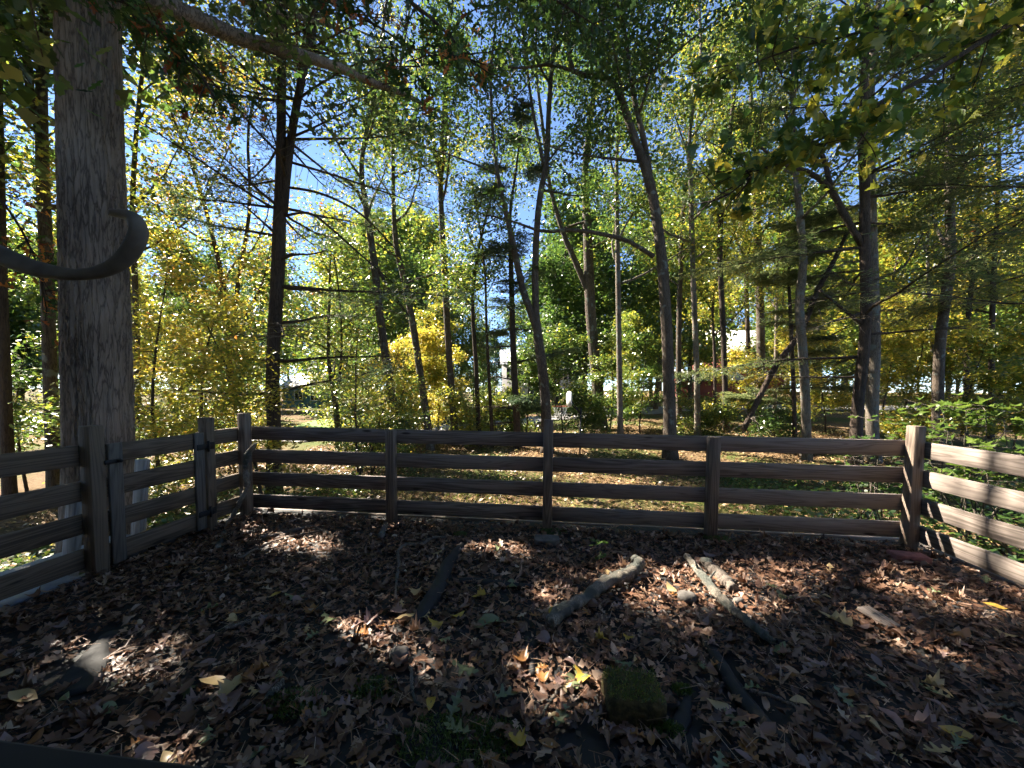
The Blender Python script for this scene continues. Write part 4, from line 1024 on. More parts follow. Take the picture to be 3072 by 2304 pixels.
def leaf_batch(half, P, size, yaw, tiltx, tilty, cx, cy, tw=None):
    """many curled leaves at once; returns V, Q, leaf index per face"""
    B, Q = leaf_base(half); n = len(P); k = len(B)
    x = B[:, 0][None]-.5; y = B[:, 1][None]
    z = cx[:, None]*x**2*1.6+cy[:, None]*y**2*5+(0 if tw is None else tw[:, None]*x*y*2)
    X = np.broadcast_to(x, (n, k))*(1-.12*cx[:, None]**2); Yv = np.broadcast_to(y, (n, k))*(1-.35*np.abs(cy[:, None]).clip(0, 1.2))
    Lc = np.stack([X, Yv, z], -1)*size[:, None, None]
    cxr, sxr = np.cos(tiltx)[:, None], np.sin(tiltx)[:, None]; cyr, syr = np.cos(tilty)[:, None], np.sin(tilty)[:, None]; cz, sz = np.cos(yaw)[:, None], np.sin(yaw)[:, None]
    a, b, c = Lc[..., 0], Lc[..., 1], Lc[..., 2]
    b, c = b*cxr-c*sxr, b*sxr+c*cxr
    a, c = a*cyr+c*syr, -a*syr+c*cyr
    a, b = a*cz-b*sz, a*sz+b*cz
    V = (np.stack([a, b, c], -1)+P[:, None, :]).reshape(-1, 3)
    Qa = (Q[None]+(np.arange(n)*k)[:, None, None]).reshape(-1, 4)
    return V, Qa, np.repeat(np.arange(n), len(Q))
def one_leaf_mesh(name, half, mat, cx, cy, tw, v=.5):
    z = np.zeros(1); V, Q, _ = leaf_batch(half, np.zeros((1, 3)), np.ones(1), z, z, z, np.array([cx]), np.array([cy]), np.array([tw]))
    return mesh(name, V, Q, mat, v=np.full(len(Q), v), smooth=True)

def hang_leaf(me, p, size, par, droop=.5, level=False):
    o = bpy.data.objects.new('leaf', me); C.objects.link(o); o.parent = par; o.matrix_parent_inverse = wm(par).inverted()
    yaw = rng.random()*6.28
    rx, ry = (rng.normal()*.25, rng.normal()*.25) if level else (rng.normal()*.6, droop+rng.normal()*.5)
    o.matrix_basis = Matrix.Translation(Vector(p)) @ Matrix.Rotation(yaw, 4, 'Z') @ Matrix.Rotation(ry, 4, 'Y') @ Matrix.Rotation(rx, 4, 'X') @ Matrix.Scale(size, 4)
    return o
def near_branch(name, label, main_px, d, halves, tones, nleaf_obj, nmass, size, spread, r0=.022, subs=26, droop=.5, slope=0):
    """an overhanging branch: main stem through pixels, side twigs, single leaves"""
    MP, mr = stem_path([(a, b, 8) for a, b in main_px], d, None, ground=False, n=24, slope=slope)
    root = empty(name, MP[0].tolist()); tag(root, label, 'branch')
    link('stem', tube_mesh('stem', MP, np.linspace(r0, .005, 24), M['bark_dark'], 8), root)
    anc = []
    for s in range(subs):
        i = rng.integers(3, 24); ax0 = unit(MP[min(23, i+1)]-MP[i-1])
        TP = grow(MP[i], unit(ax0*.6+rng.normal(size=3)*np.array([1, 1, .7])+np.array([0, 0, -.12])), spread*(.4+.7*rng.random()), 7, .22, -.03)
        link('twig', tube_mesh('twig', TP, np.linspace(.007, .0025, 7), M['bark_dark'], 5), root)
        anc += list(TP[2:])
        for w in range(2):
            T2 = grow(TP[2+2*w], unit(rng.normal(size=3)+np.array([0, 0, -.2])), spread*.35, 4, .2); anc += list(T2[1:])
    anc = np.array(anc)
    mats = [one_leaf_mesh('leaf', h, M['leaf_near'], cx, cy, tw, v) for h in halves for v in tones for cx, cy, tw in ((.15, .3, .2), (-.2, .5, -.3))]
    k = rng.integers(0, len(anc), nleaf_obj)
    anc_ok = keep_light(anc)
    for q in k:
        if not anc_ok[q]: continue
        hang_leaf(mats[rng.integers(0, len(mats))], anc[q]+rng.normal(size=3)*.035, size*(.7+.5*rng.random()), root, droop)
    if nmass:
        q = rng.integers(0, len(anc), nmass); q = q[anc_ok[q]]; n = len(q)
        V, Q, li = leaf_batch(OAK_S if halves[0] is OAK else MAPLE, anc[q]+rng.normal(size=(n, 3))*.06, size*(.6+.5*rng.random(n)), rng.random(n)*6.28, rng.normal(size=n)*.6, droop+rng.normal(size=n)*.5, rng.normal(size=n)*.3, rng.normal(size=n)*.4)
        vv = np.array(tones)[rng.integers(0, len(tones), n)]+rng.normal(size=n)*.04
        tag(link('foliage', mesh('foliage', V, Q, M['leaf_near'], v=np.clip(vv, 0, 1)[li]), root), kind='stuff')
    return root
GREENS = (.06, .10, .14, .2, .10, .95)
near_branch('oak_branch', 'dark oak branch hanging in at the top just right of the big trunk', [(250, -180), (330, -60), (420, 40), (520, 130), (600, 220), (650, 300)], 3.6, (OAK,), (.06, .12, .16, .25, .1, .96), 150, 260, .135, .55)
near_branch('oak_branch', 'oak branch with dark lobed leaves across the top, left of the centre', [(600, -260), (760, -120), (900, -40), (1060, 40), (1180, 110), (1260, 200)], 3.8, (OAK,), (.05, .10, .16, .12, .93), 150, 300, .14, .6)
near_branch('oak_branch', 'oak branch with bright lime and rusty leaves at the top centre', [(900, -240), (1080, -120), (1200, -20), (1310, 70), (1380, 150), (1420, 230)], 3.5, (OAK,), (.08, .2, .30, .38, .14, .9), 140, 160, .12, .5)
near_branch('oak_branch', 'sparse dark oak branch along the top, right of the centre', [(1250, -260), (1420, -150), (1560, -60), (1700, 20), (1820, 100)], 4.2, (OAK,), (.05, .10, .14, .22), 110, 220, .13, .6)
near_branch('oak_branch', 'oak branch with rusty red leaves at the left edge beside the trunk', [(-260, 420), (-140, 480), (-40, 560), (40, 650), (110, 790), (140, 930)], 4.4, (OAK,), (.08, .15, .22, .9, .94), 100, 160, .13, .6)
near_branch('maple_branch', 'broad maple branch of olive and yellow leaves sweeping in at the top right', [(3500, -260), (3250, -60), (3000, 90), (2780, 230), (2600, 330), (2440, 430), (2300, 500), (2190, 580)], 3.4, (MAPLE, OVATE), (.24, .34, .42, .5, .57, .64), 260, 460, .135, .62, r0=.03, subs=44, droop=.7)
near_branch('maple_branch', 'maple branch of green-gold leaves across the top right corner', [(3500, -500), (3250, -280), (3020, -120), (2800, 0), (2600, 90), (2400, 140), (2230, 200)], 3.8, (MAPLE, OVATE), (.2, .3, .4, .5, .57), 160, 420, .135, .65, r0=.03, subs=36, droop=.7)

# sunlit leafy shrub beyond the right fence
def level_shrub(name, label, px, py, d, nlv, size, h, w, tones, half=MAPLE):
    b = base_at(px, d); root = empty(name, b.tolist()); tag(root, label, 'shrub')
    mats = [one_leaf_mesh('leaf', half, M['leaf_near'], cx, .25, 0, v) for v in tones for cx in (.15, -.2)]
    top = at(px, py, d); anc = []
    for s in range(9):
        tgt = top+rng.normal(size=3)*np.array([w*.45, w*.35, h*.18]); mid = (b+tgt)/2+rng.normal(size=3)*.1
        SP = smooth_path(np.array([b+rng.normal(size=3)*.08*np.array([1, 1, 0]), mid, tgt]), 9)
        link('stem', tube_mesh('stem', SP, np.linspace(.012, .004, 9), M['twig'], 6), root)
        for t in range(7):
            i = rng.integers(4, 9); az = rng.random()*6.28
            TP = grow(SP[i], (math.cos(az), math.sin(az), .15), w*(.25+.3*rng.random()), 6, .15, -.01)
            link('twig', tube_mesh('twig', TP, np.linspace(.005, .002, 6), M['twig'], 4), root); anc += list(TP[1:])
    anc = np.array(anc); k = rng.integers(0, len(anc), nlv)
    for q in k: hang_leaf(mats[rng.integers(0, len(mats))], anc[q]+rng.normal(size=3)*.04, size*(.7+.5*rng.random()), root, level=True)
    return root
level_shrub('maple_shrub', 'leafy shrub with bright sunlit leaves above the right fence', 2950, 1270, 4.6, 280, .12, .6, 1.3, (.27, .32, .36, .4))
level_shrub('maple_shrub', 'small leafy shrub just behind the right corner post', 2640, 1330, 5.2, 90, .11, .35, .8, (.14, .2, .25))
level_shrub('maple_shrub', 'low leafy shrub at the right edge below the sunlit one', 3060, 1420, 4.4, 110, .11, .4, 1.0, (.12, .18, .25))

# ================================================================== GROUND COVER AND LITTER
def scatter_ground(n, x0, x1, y0, y1, bias=1.0):
    x = x0+(x1-x0)*rng.random(n); y = y0+(y1-y0)*rng.random(n)**bias
    m = ~((x > DX0-.1) & (x < DX1+.1) & (y < DY1+.1)); return x[m], y[m]
x, y = scatter_ground(52000, -9, 12, 0.5, 19, 1.2); P = np.stack([x, y, ground_z(x, y)+.015+.02*rng.random(len(x))], 1)
V, Q = leaf_quads(P, .06+.06*rng.random(len(P)), 2.2, .6, .12, 0)
tag(link('leaf_litter', mesh('leaf_litter', V, Q, M['forest_dry'], v=np.clip(.5+.25*rng.normal(size=len(P)), 0, 1))), 'fallen leaves strewn over the forest floor behind the fence', kind='stuff')
x, y = scatter_ground(26000, -4, 5, 3.9, 9); P = np.stack([x, y, ground_z(x, y)], 1)
m = np.sin(x*1.1+.5)*np.sin(y*1.3+1)+.5*rng.normal(size=len(x)) > 0; P = P[m]; n = len(P)
u = unit(np.column_stack([rng.normal(size=(n, 2))*.5, np.ones(n)])); w = unit(np.cross(u, rng.normal(size=(n, 3))))*.004; ln = .04+.06*rng.random((n, 1))
V = np.stack([P-w, P+w, P+u*ln+w*.3, P+u*ln-w*.3], 1).reshape(-1, 3)
tag(link('grass', mesh('grass', V, np.arange(4*n).reshape(n, 4), M['leaf'], v=np.clip(.36+.1*rng.normal(size=n), 0, 1))), 'thin grass between the fallen leaves behind the fence', kind='stuff')
x, y = scatter_ground(13000, 3.3, 9, .5, 9.5); P = np.stack([x, y, ground_z(x, y)+.05+.28*rng.random(len(x))], 1)
V, Q = leaf_quads(P, .05+.05*rng.random(len(P)), 2.0, .7, .08, 0)
tag(link('ground_cover', mesh('ground_cover', V, Q, M['leaf'], v=np.clip(.2+.08*rng.normal(size=len(P)), 0, 1))), 'low green ground cover beyond the right fence', kind='stuff')
x, y = scatter_ground(6000, -7, -3.4, 1.0, 7.5); P = np.stack([x, y, ground_z(x, y)+.05+.25*rng.random(len(x))], 1)
V, Q = leaf_quads(P, .05+.05*rng.random(len(P)), 1.6, .7, .08, 0)
tag(link('ground_cover', mesh('ground_cover', V, Q, M['leaf'], v=np.clip(.28+.14*rng.normal(size=len(P)), 0, 1))), 'low green and yellow plants below the left fence', kind='stuff')

# deck litter
BARE = [(on_plane_z(a, b), rx) for a, b, rx in ((250, 2000, .16), (330, 1900, .12), (90, 1900, .12), (2260, 2120, .16), (2180, 2000, .10), (2030, 2180, .12), (1290, 1820, .08), (1320, 1750, .09), (1350, 1690, .07), (1750, 2230, .10), (1240, 1880, .05), (1300, 2230, .16), (1500, 1757, .05))]
def deck_points(n, dens=True):
    x = DX0+.12+(DX1-DX0-.2)*rng.random(n*2); y = .75+(3.72-.75)*rng.random(n*2)
    keep = np.ones(len(x), bool)
    for c, rr in BARE: keep &= ~(((x-c[0])**2+(y-c[1])**2 < (rr*.8)**2) & (rng.random(len(x)) < .8))
    for c, rr in FOLDPTS: keep &= ~(((x-c[0])**2+(y-c[1])**2 < rr**2) & (rng.random(len(x)) < .8))
    x, y = x[keep][:n], y[keep][:n]; return np.stack([x, y, np.zeros(len(x))], 1)
Vs, Qs, vs_, off = [], [], [], 0
for half, n, s0, s1 in ((OAK_S, 6600, .05, .11), (MAPLE[::1], 1300, .045, .09), (OVATE, 4600, .035, .08)):
    P = deck_points(n); n = len(P); P[:, 2] = .006+.035*rng.random(n)**1.6
    V, Q, li = leaf_batch(half, P, s0+(s1-s0)*rng.random(n), rng.random(n)*6.28, np.clip(rng.normal(size=n), -2, 2)*.22, np.clip(rng.normal(size=n), -2, 2)*.20, np.clip(rng.normal(size=n), -2, 2)*.35, np.clip(rng.normal(size=n), -1.8, 1.8)*.5, rng.normal(size=n)*.35)
    V[:, 2] = np.maximum(V[:, 2], .002)
    tone = np.clip(.42+.24*rng.normal(size=n), 0, 1)
    Vs.append(V); Qs.append(Q+off); vs_.append(tone[li]); off += len(V)
n = 24000; P = deck_points(n); n = len(P); P[:, 2] = .003+.02*rng.random(n)
V, Q = leaf_quads(P, .012+.03*rng.random(n)**2, 1.2, .6, .15, 0); V[:, 2] = np.maximum(V[:, 2], .001)
Vs.append(V); Qs.append(Q+off); vs_.append(np.clip(.35+.25*rng.normal(size=n), 0, 1))
tag(link('leaf_litter', mesh('leaf_litter', np.vstack(Vs), np.vstack(Qs), M['dry'], v=np.concatenate(vs_))), 'thick brown leaf litter covering the deck', kind='stuff')
n = 3600; P = deck_points(n); n = len(P); P[:, 2] = .02+.03*rng.random(n); a = rng.random(n)*6.28
u = np.stack([np.cos(a), np.sin(a), rng.normal(size=n)*.12], 1)*(.05+.07*rng.random((n, 1))); w = np.stack([-np.sin(a), np.cos(a), np.zeros(n)], 1)*.0012
V = np.stack([P-w, P+w, P+u+w, P+u-w], 1).reshape(-1, 3)
tag(link('pine_needles', mesh('pine_needles', V, np.arange(4*n).reshape(n, 4), M['dry'], v=np.clip(.7+.15*rng.normal(size=n), 0, 1))), 'dry pine needles scattered over the leaf litter', kind='stuff')

# single fallen leaves
LM = {}
for key, mk in (('yellow', 'yellow_dry'), ('tan', 'tan_dry'), ('green', 'green_dry'), ('brown', 'brown_dry'), ('mauve', 'mauve_dry'), ('orange', 'orange_dry')):
    for sh, half in (('oak', OAK), ('maple', MAPLE), ('oval', OVATE)):
        LM[key, sh] = [one_leaf_mesh('fallen_leaf', half, M[mk], cx, cy, tw) for cx, cy, tw in ((.2, .3, .2), (-.25, .45, -.3), (.3, -.25, .3))]
def fallen(key, sh, p, size, label, group=None, yaw=None, lift=.035):
    o = bpy.data.objects.new('fallen_leaf', LM[key, sh][rng.integers(0, 3)]); C.objects.link(o)
    o.matrix_world = Matrix.Translation((p[0], p[1], lift)) @ Matrix.Rotation(rng.random()*6.28 if yaw is None else yaw, 4, 'Z') @ Matrix.Rotation(rng.normal()*.14, 4, 'Y') @ Matrix.Rotation(rng.normal()*.14, 4, 'X') @ Matrix.Scale(size, 4)
    return tag(o, label, 'leaf', group)
G2 = 'single leaves lying on top of the deck litter'
for px, py, key, sh, w, lab in (
    (826, 1787, 'yellow', 'oval', 34, 'yellow fallen leaf alone in the brown litter below the left bay of rails'),
    (1436, 1790, 'yellow', 'maple', 40, 'small yellow leaf just right of the dark membrane ridge'),
    (1372, 1846, 'yellow', 'oval', 46, 'yellow-brown leaf right of the lower end of the dark ridge'),
    (1304, 1868, 'yellow', 'maple', 44, 'bright yellow lobed leaf touching the lower end of the dark ridge'),
    (1216, 1856, 'tan', 'oval', 60, 'broad cream leaf left of the lower end of the dark ridge'),
    (1294, 2107, 'yellow', 'oval', 58, 'orange-yellow oval leaf low in the middle beside a forked twig'),
    (1547, 2222, 'yellow', 'maple', 60, 'yellow pointed leaf at the bottom edge, left of the mossy block'),
    (1626, 2032, 'orange', 'maple', 46, 'orange leaf in the sun patch at lower centre'),
    (1744, 2020, 'yellow', 'maple', 54, 'yellow leaf standing up right of the central sun patch'),
    (1654, 1835, 'yellow', 'oval', 34, 'yellow leaf at the cut end of the crooked branch'),
    (1806, 1918, 'yellow', 'maple', 42, 'yellow leaf below the crooked branch, left one of two'),
    (1886, 1911, 'yellow', 'maple', 30, 'small yellow leaf below the crooked branch, right one of two'),
    (2502, 1862, 'tan', 'maple', 74, 'large tan leaf lying flat left of the grey board'),
    (2985, 1822, 'yellow', 'oval', 44, 'yellow leaf by the right fence near the edge of the view'),
    (2866, 2203, 'yellow', 'oval', 74, 'pale yellow oval leaf at the bottom right'),
    (2404, 2108, 'tan', 'oval', 54, 'pale tan oval leaf right of the dark ridge at lower right'),
    (645, 2052, 'tan', 'oval', 86, 'long tan folded leaf at lower left'),
    (70, 2095, 'tan', 'oval', 84, 'long tan leaf at the far lower left'),
    (630, 1826, 'green', 'oak', 62, 'pale green deeply lobed leaf at left, near the gate'),
    (880, 1790, 'green', 'oak', 58, 'pale green leaf right of the lone yellow one'),
    (985, 1858, 'green', 'oak', 80, 'largest pale green leaf in the left half of the deck'),
    (940, 1906, 'green', 'oak', 50, 'small green leaf next to a cream one at left of centre'),
    (1472, 1868, 'green', 'oval', 90, 'big green-brown folded leaf in the centre'),
    (1392, 2006, 'green', 'oak', 92, 'large grey-green oak leaf below the centre'),
    (1362, 2128, 'green', 'oak', 84, 'grey-green oak leaf below the orange-yellow oval leaf'),
    (1372, 2190, 'green', 'oak', 86, 'grey-green oak leaf near the bottom edge beside moss'),
    (1512, 2086, 'green', 'oak', 84, 'grey upright lobed leaf left of the sun patch'),
    (1868, 1990, 'green', 'oak', 62, 'green lobed leaf above the mossy block'),
    (1688, 2150, 'green', 'oak', 82, 'bright green star-shaped leaf left of the mossy block'),
    (622, 2212, 'green', 'oak', 76, 'green oak leaf at the bottom left'),
    (2205, 2160, 'green', 'oak', 70, 'green oak leaf low beside the dark ridge at right'),
    (2262, 2064, 'green', 'oak', 60, 'grey-green leaf right of the dark ridge at right'),
    (1160, 2060, 'orange', 'oak', 54, 'orange-brown oak leaf beside the round mossy stone'),
    (2492, 1706, 'tan', 'oval', 40, 'cream leaf catching the sun near the fourth post'),
    (2450, 1990, 'mauve', 'oak', 60, 'mauve-brown oak leaf right of the grey board shadow'),
):
    p = on_plane_z(px, py, .03); dd = (p-np.array([0, 0, CAMZ])) @ FWD
    fallen(key, sh, p, max(.05, w*dd/F*1.15), lab, G2)
LAND = [('the gate', 480, 1640), ('the left corner post', 735, 1570), ('the first short post', 1170, 1600), ('the middle post', 1645, 1610), ('the fourth post', 2145, 1640), ('the red brick', 2730, 1670),
        ('the crooked branch', 1780, 1780), ('the straight pale branch', 2190, 1810), ('the mossy block', 1900, 2120), ('the dark membrane ridge', 1310, 1770), ('the orange-yellow oval leaf', 1294, 2107), ('the grey board', 2640, 1850),
        ('the long tan folded leaf', 645, 2052), ('the lone yellow leaf', 826, 1787), ('the window sill', 200, 2230), ('the lower dark ridge', 2220, 2080), ('the pale yellow leaf low at right', 2866, 2203), ('the yellow leaf by the right fence', 2985, 1822), ('the round mossy stone', 1190, 1995), ('the tall near gate post', 330, 1800), ('the bottom yellow pointed leaf', 1547, 2222)]
used = set(); cnt = 0; tries = 0
while cnt < 255 and tries < 20000:
    tries += 1
    px, py = rng.random()*3072, 1640+660*rng.random()**.8
    p = on_plane_z(px, py, .03)
    if not (DX0+.15 < p[0] < DX1-.12 and p[1] < 3.6): continue
    if any(((p[0]-c[0])**2+(p[1]-c[1])**2) < (rr*.8)**2 for c, rr in BARE): continue
    key = ('brown', 'brown', 'mauve', 'mauve', 'orange', 'tan', 'green')[rng.integers(0, 7)]
    if key in ('green', 'tan') and rng.random() < .4: key = 'mauve'
    word = {'brown': 'dark brown', 'mauve': 'mauve-brown', 'orange': 'rusty orange', 'tan': 'pale tan', 'green': 'dull green'}[key]
    sh = ('oak', 'oak', 'oval', 'maple')[rng.integers(0, 4)]; shape = {'oak': 'lobed', 'oval': 'oval', 'maple': 'pointed'}[sh]
    lm_ = min(LAND, key=lambda q: (q[1]-px)**2+((q[2]-py)*1.6)**2); dx, dy = px-lm_[1], (py-lm_[2])*1.6
    far_ = 'just' if math.hypot(dx, dy) < 110 else 'well'
    side_ = ('right of' if dx > 0 else 'left of') if abs(dx) > abs(dy) else ('below' if dy > 0 else 'above')
    lab = f'{word} {shape} fallen leaf {far_} {side_} {lm_[0]}'
    if lab in used: continue
    used.add(lab); cnt += 1
    fallen(key, sh, p, .06+.055*rng.random(), lab, 'brown fallen leaves on the deck', lift=.026+.016*rng.random())

# ================================================================== THINGS ON THE DECK
def stick(name, label, pts, w, mat='stick_pale', z0=.03, zend=None, cat='stick', rag=.12, group=None, knots=0):
    """pts: deck pixels; w: widths in pixels"""
    P = []; Wd_ = []
    n = len(pts)
    for k, (a, b) in enumerate(pts):
        z = z0 if zend is None else z0+(zend-z0)*k/(n-1)
        p = on_plane_z(a, b, z); dd = (p-np.array([0, 0, CAMZ])) @ FWD; P.append(p); Wd_.append(w[k]*dd/F/2)
    S = smooth_path(np.column_stack([P, Wd_]), 8*n); S[:, :3] += rng.normal(size=(8*n, 3))*.002
    V, Q, T = tube_arrays(S[:, :3], S[:, 3]*(1+rag*rng.normal(size=8*n)), 10)
    V += rng.normal(size=V.shape)*np.repeat(S[:, 3], 10).mean()*.05
    root = tag(link(name, mesh(name, V, [Q, T], M[mat], smooth=True)), label, cat, group)
    for q in range(knots):
        i = rng.integers(4, 8*n-4); st = S[i, :3]; LP = grow(st, unit(rng.normal(size=3)+np.array([0, 0, .3])), .06+.05*rng.random(), 4, .1)
        link('knot', tube_mesh('knot', LP, np.linspace(S[i, 3]*.5, .004, 4), M[mat], 6), root)
    return root
stick('fallen_branch', 'thick crooked lichen-grey branch lying right of the deck centre', [(1652, 1872), (1680, 1835), (1760, 1790), (1820, 1745), (1880, 1725), (1905, 1705), (1918, 1690), (1905, 1678)], [40, 42, 40, 38, 36, 34, 32, 28], z0=.04, zend=.10, cat='branch', knots=3)
stick('fallen_branch', 'long straight pale branch lying diagonally right of the crooked one', [(2058, 1668), (2100, 1718), (2160, 1790), (2220, 1845), (2270, 1885), (2318, 1925)], [20, 24, 28, 26, 24, 22], z0=.05, cat='branch', knots=3)
stick('log', 'short dark-tipped grey log beside the straight pale branch', [(2112, 1682), (2140, 1708), (2170, 1735), (2200, 1768)], [32, 34, 34, 30], 'stick_grey', z0=.035, cat='log')
stick('fallen_stick', 'grey stick lying across the litter at left', [(672, 1885), (740, 1866), (800, 1852), (850, 1845)], [15, 15, 14, 10], 'stick_grey', group='sticks on the deck')
stick('fallen_stick', 'short pale stick end on at lower left, beside moss', [(802, 2092), (825, 2068), (850, 2046)], [22, 22, 18], group='sticks on the deck')
stick('fallen_stick', 'bent grey stick left of the dark ridge, top part level', [(1340, 1612), (1295, 1615), (1265, 1632), (1220, 1634), (1192, 1652)], [8, 10, 10, 10, 9], 'stick_grey', group='sticks on the deck')
stick('fallen_stick', 'thin grey stick pointing down at left of the dark ridge', [(1192, 1655), (1196, 1690), (1190, 1740), (1186, 1800)], [9, 10, 9, 7], 'stick_grey', group='sticks on the deck')
stick('fallen_stick', 'forked twig below centre ending near the orange-yellow leaf', [(1232, 1998), (1236, 2040), (1240, 2090), (1262, 2118)], [9, 10, 9, 6], group='sticks on the deck')
stick('fallen_stick', 'pale twig running down from the central sun patch', [(1682, 2040), (1670, 2075), (1645, 2110), (1628, 2145)], [8, 9, 9, 8], group='sticks on the deck')
stick('fallen_stick', 'small pale stick at the bottom left of centre', [(1160, 2178), (1190, 2198), (1218, 2214)], [10, 10, 8], group='sticks on the deck')
stick('fallen_stick', 'thin stick right of the mossy block pointing to the corner', [(2250, 2070), (2330, 2095), (2400, 2125), (2440, 2140)], [12, 12, 11, 8], 'stick_grey', group='sticks on the deck')
stick('fallen_stick', 'long thin twig parallel to the back rails at left', [(715, 1675), (800, 1632), (880, 1608), (960, 1592)], [8, 8, 7, 6], 'stick_grey', group='sticks on the deck')
stick('fallen_stick', 'dark twig by the left corner under the back rails', [(780, 1612), (850, 1600), (930, 1580), (985, 1600)], [9, 10, 9, 7], 'stick_grey', group='sticks on the deck')
stick('fallen_stick', 'short thick stick at the foot of the first short post', [(1142, 1610), (1150, 1590), (1158, 1572)], [18, 18, 14], 'stick_grey', group='sticks on the deck')
stick('fallen_stick', 'twig at the right edge low on the deck', [(2955, 2120), (3010, 2116), (3072, 2112)], [11, 11, 10], 'stick_grey', group='sticks on the deck')
# branch leaning on the left corner post
a_ = on_plane_z(650, 1645, .02)
LB = np.array([a_, at(690, 1560, 3.82), at(728, 1490, 3.84), at(742, 1450, 3.83), at(735, 1400, 3.82), at(745, 1362, 3.80), at(768, 1332, 3.78)])
S = smooth_path(np.column_stack([LB, np.array([.022, .024, .024, .026, .028, .028, .02])]), 44)
V, Q, T = tube_arrays(S[:, :3]+rng.normal(size=(44, 3))*.003, S[:, 3]*(1+.1*rng.normal(size=44)), 10)
tag(link('leaning_branch', mesh('leaning_branch', V, [Q, T], M['stick_pale'], smooth=True)), 'crooked pale branch leaning against the left corner post', 'branch')

def lump(name, label, center, size, mat, cat, rough=.12, sq=4.0, rotz=0.0, seed=0, parent=None, moss=None):
    """a rounded block: super-ellipsoid with uneven surface"""
    r = np.random.default_rng(seed); nu, nv = 28, 16
    u = np.linspace(0, 2*np.pi, nu, endpoint=False); w = np.linspace(-np.pi/2, np.pi/2, nv)
    f = lambda c: np.sign(c)*np.abs(c)**(2/sq)
    U, W = np.meshgrid(u, w)
    X = f(np.cos(W))*f(np.cos(U)); Y_ = f(np.cos(W))*f(np.sin(U)); Z = f(np.sin(W))
    bumpv = 1+rough*(np.sin(3*X+r.random()*6)*np.sin(4*Y_+r.random()*6)+.5*np.sin(9*X+5*Z)*np.sin(8*Y_+r.random()*5)+.25*r.normal(size=X.shape))*.6
    V = np.stack([X*bumpv*size[0]/2, Y_*bumpv*size[1]/2, Z*bumpv*size[2]/2], -1).reshape(-1, 3)
    c, s = math.cos(rotz), math.sin(rotz); V = V @ np.array([[c, s, 0], [-s, c, 0], [0, 0, 1]]) + np.array(center)
    i = np.arange(nv-1)[:, None]*nu; j = np.arange(nu)[None, :]; j2 = (j+1) % nu
    Q = np.stack([i+j, i+j2, i+nu+j2, i+nu+j], -1).reshape(-1, 4)
    o = link(name, mesh(name, V, Q, M[mat], smooth=True), parent)
    if label: tag(o, label, cat)
    return o
p = on_plane_z(1905, 2165, 0)
mb = lump('mossy_block', 'square stone block overgrown with dark moss near the bottom edge', (p[0], p[1]+.06, .045), (.235, .19, .13), 'moss', 'stone', .10, 6, .05, 3)
n = 1300
bx_ = np.column_stack([p[0]+(rng.random(n)-.5)*.22, p[1]+.06+(rng.random(n)-.5)*.18, .105+.012*rng.random(n)]); u = unit(rng.normal(size=(n, 3))*.6+[0, 0, 1]); w = unit(np.cross(u, rng.normal(size=(n, 3))))*.0012
V = np.stack([bx_-w, bx_+w, bx_+u*.012+w, bx_+u*.012-w], 1).reshape(-1, 3)
tag(link('moss_fringe', mesh('moss_fringe', V, np.arange(4*n).reshape(n, 4), M['leaf'], v=np.clip(.36+.1*rng.normal(size=n), 0, 1)), mb), kind='stuff')
for px, py, rr, k, lab in ((880, 2120, .10, 900, 'patch of green moss at lower left of the deck'), (1360, 2240, .17, 1800, 'patch of green moss at the bottom, left of the mossy block'), (1120, 2075, .09, 800, 'dark moss patch below the round stone'), (2045, 2080, .035, 300, 'tuft of bright moss right of the mossy block'),
                     (2000, 2200, .05, 400, 'mossy tuft at the lower right corner of the mossy block'), (1382, 1608, .05, 400, 'moss on the top end of the dark ridge'), (1660, 1600, .10, 700, 'moss around the foot of the middle post'), (2150, 1620, .09, 600, 'moss around the foot of the fourth post'), (1480, 2215, .1, 600, 'thin moss beside the bottom yellow leaf')):
    c = on_plane_z(px, py, 0); rad = rr*np.sqrt(rng.random(k)); an = rng.random(k)*6.28
    b0 = np.column_stack([c[0]+rad*np.cos(an)*1.3, c[1]+rad*np.sin(an)*.8, .012+.02*(1-rad/rr)]); u = unit(rng.normal(size=(k, 3))*.8+[0, 0, 1]); w = unit(np.cross(u, rng.normal(size=(k, 3))))*.0016
    V = np.stack([b0-w, b0+w, b0+u*.018+w, b0+u*.018-w], 1).reshape(-1, 3)
    tag(link('moss', mesh('moss', V, np.arange(4*k).reshape(k, 4), M['leaf'], v=np.clip(.3+.06*rng.normal(size=k), 0, 1))), lab, kind='stuff')
p = on_plane_z(1190, 1995, 0); lump('round_stone', 'round brownish stone with a tuft of moss, lower left of centre', (p[0], p[1]+.03, .03), (.10, .08, .075), 'stone', 'stone', .12, 2.3, .3, 5)
p = on_plane_z(1640, 1635, 0); lump('stone_slab', 'flat grey stone slab at the foot of the middle post', (p[0], p[1]+.05, .025), (.22, .14, .05), 'stone', 'stone', .06, 7, .05, 6)
p = on_plane_z(1908, 1750, 0); lump('quartz_stone', 'small pale stone under the upper end of the crooked branch', (p[0], p[1], .03), (.06, .05, .045), 'stone', 'stone', .15, 2.5, .3, 8)
p = on_plane_z(2060, 1800, 0); lump('round_stone', 'brown stone in the sun left of the straight pale branch', (p[0], p[1], .02), (.12, .10, .06), 'stone', 'stone', .12, 2.6, .3, 9)
p = on_plane_z(2215, 1815, 0); lump('round_stone', 'small grey stone touching the straight pale branch', (p[0], p[1], .02), (.07, .05, .05), 'stone', 'stone', .12, 2.6, .3, 10)
p0, p1 = on_plane_z(2682, 1668, .05), on_plane_z(2772, 1668, .05)
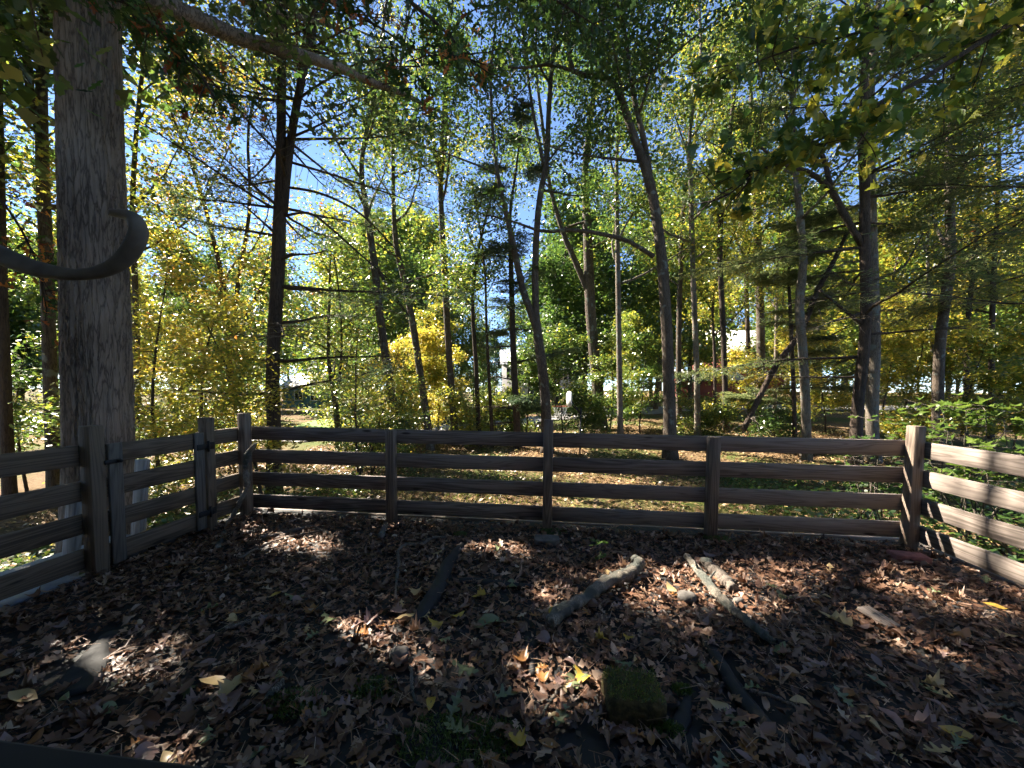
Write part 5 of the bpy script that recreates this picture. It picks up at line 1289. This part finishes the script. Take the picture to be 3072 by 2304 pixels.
br_ = tag(box_obj('brick', ((p0[0]+p1[0])/2, p0[1]+.02, .035), (.235, .115, .065), M['brick'], None, .006, (0, .02, -.12)), 'red brick lying at the foot of the right corner post', 'brick')
p0, p1 = on_plane_z(2588, 1822, .05), on_plane_z(2682, 1882, .03)
o = box_obj('grey_board', (0, 0, 0), (float(np.linalg.norm(p1-p0)), .09, .02), M['wood'], None, .003)
o.matrix_world = Matrix.Translation(Vector((p0+p1)/2)) @ Vector(p1-p0).to_track_quat('X', 'Z').to_matrix().to_4x4(); tag(o, 'short grey board half sunk in the leaves at right', 'board')
# seedling of oak leaves in the litter
sd = on_plane_z(1790, 1690, 0); so = empty('oak_seedling', sd.tolist()); tag(so, 'tiny oak seedling with green leaves left of the crooked branch', 'seedling')
SP = grow(sd, (0.1, 0, 1), .16, 5, .1); link('stem', tube_mesh('stem', SP, np.linspace(.004, .002, 5), M['twig'], 5), so)
lm = one_leaf_mesh('leaf', OAK, M['leaf_near'], .2, .3, .1, .25)
for k in range(8): hang_leaf(lm, SP[2+k % 3]+rng.normal(size=3)*.04, .09, so, .2)

# ================================================================== CURVED ARM, HOUSE WALL AND SILL
dA = 1.75
pts = [(-420, 560), (-250, 640), (-100, 715), (0, 765), (110, 806), (230, 824), (325, 806), (385, 762), (414, 705), (408, 665), (380, 645), (325, 636)]
hw = [92, 92, 92, 90, 74, 48, 54, 64, 64, 54, 38, 16]
S = smooth_path(np.array([(*at(a, b, dA), h*dA/F*math.cos(math.atan((a-PX)/F))) for (a, b), h in zip(pts, hw)]), 70)
cp = S[:, :3]; T_ = unit(np.gradient(cp, axis=0)); nrm = unit(ray(200, 780)*np.array([1, 1, 0])); up_ = unit(np.cross(T_, nrm))
sec = [(1, .55), (.8, .85), (.3, 1), (-.3, 1), (-.8, .85), (-1, .55), (-1, -.55), (-.8, -.85), (-.3, -1), (.3, -1), (.8, -.85), (1, -.55)]
V = np.stack([cp+up_*(S[:, 3]*.5*b)[:, None]+nrm*.032*a for a, b in sec], 1).reshape(-1, 3); k = len(sec)
i = np.arange(69)[:, None]*k; j = np.arange(k)[None, :]; j2 = (j+1) % k
ca = empty('curved_arm', (float(cp[0][0]), float(cp[0][1]), 0)); tag(ca, 'grey curved wooden hook arm reaching in at left before the big oak', 'hook')
link('hook', mesh('hook', V, [np.stack([i+j, i+j2, i+k+j2, i+k+j], -1).reshape(-1, 4), np.array([list(range(k))[::-1]]), np.array([[69*k+q for q in range(k)]])], M['wood_arm'], smooth=True), ca)
box_obj('post', (float(cp[0][0])-.03, float(cp[0][1]), 1.1), (.09, .09, 2.3), M['wood_dark'], ca)

hs = empty('house', (0, -.6, -.6)); tag(hs, 'house behind the viewer, only its dark window sill shows at lower left', 'house')
box_obj('wall', (0, -.32, 1.5), (14, .16, 4.4), M['lilac_siding'], hs, .01, long_axis=False)
sl = box_obj('window_sill', (-.2, .03, 1.02), (2.6, .48, .04), M['black'], hs, .012)
box_obj('sill_bracket', (-.9, -.02, .93), (.05, .30, .14), M['black'], sl)
box_obj('sill_bracket', (.6, -.02, .93), (.05, .30, .14), M['black'], sl)
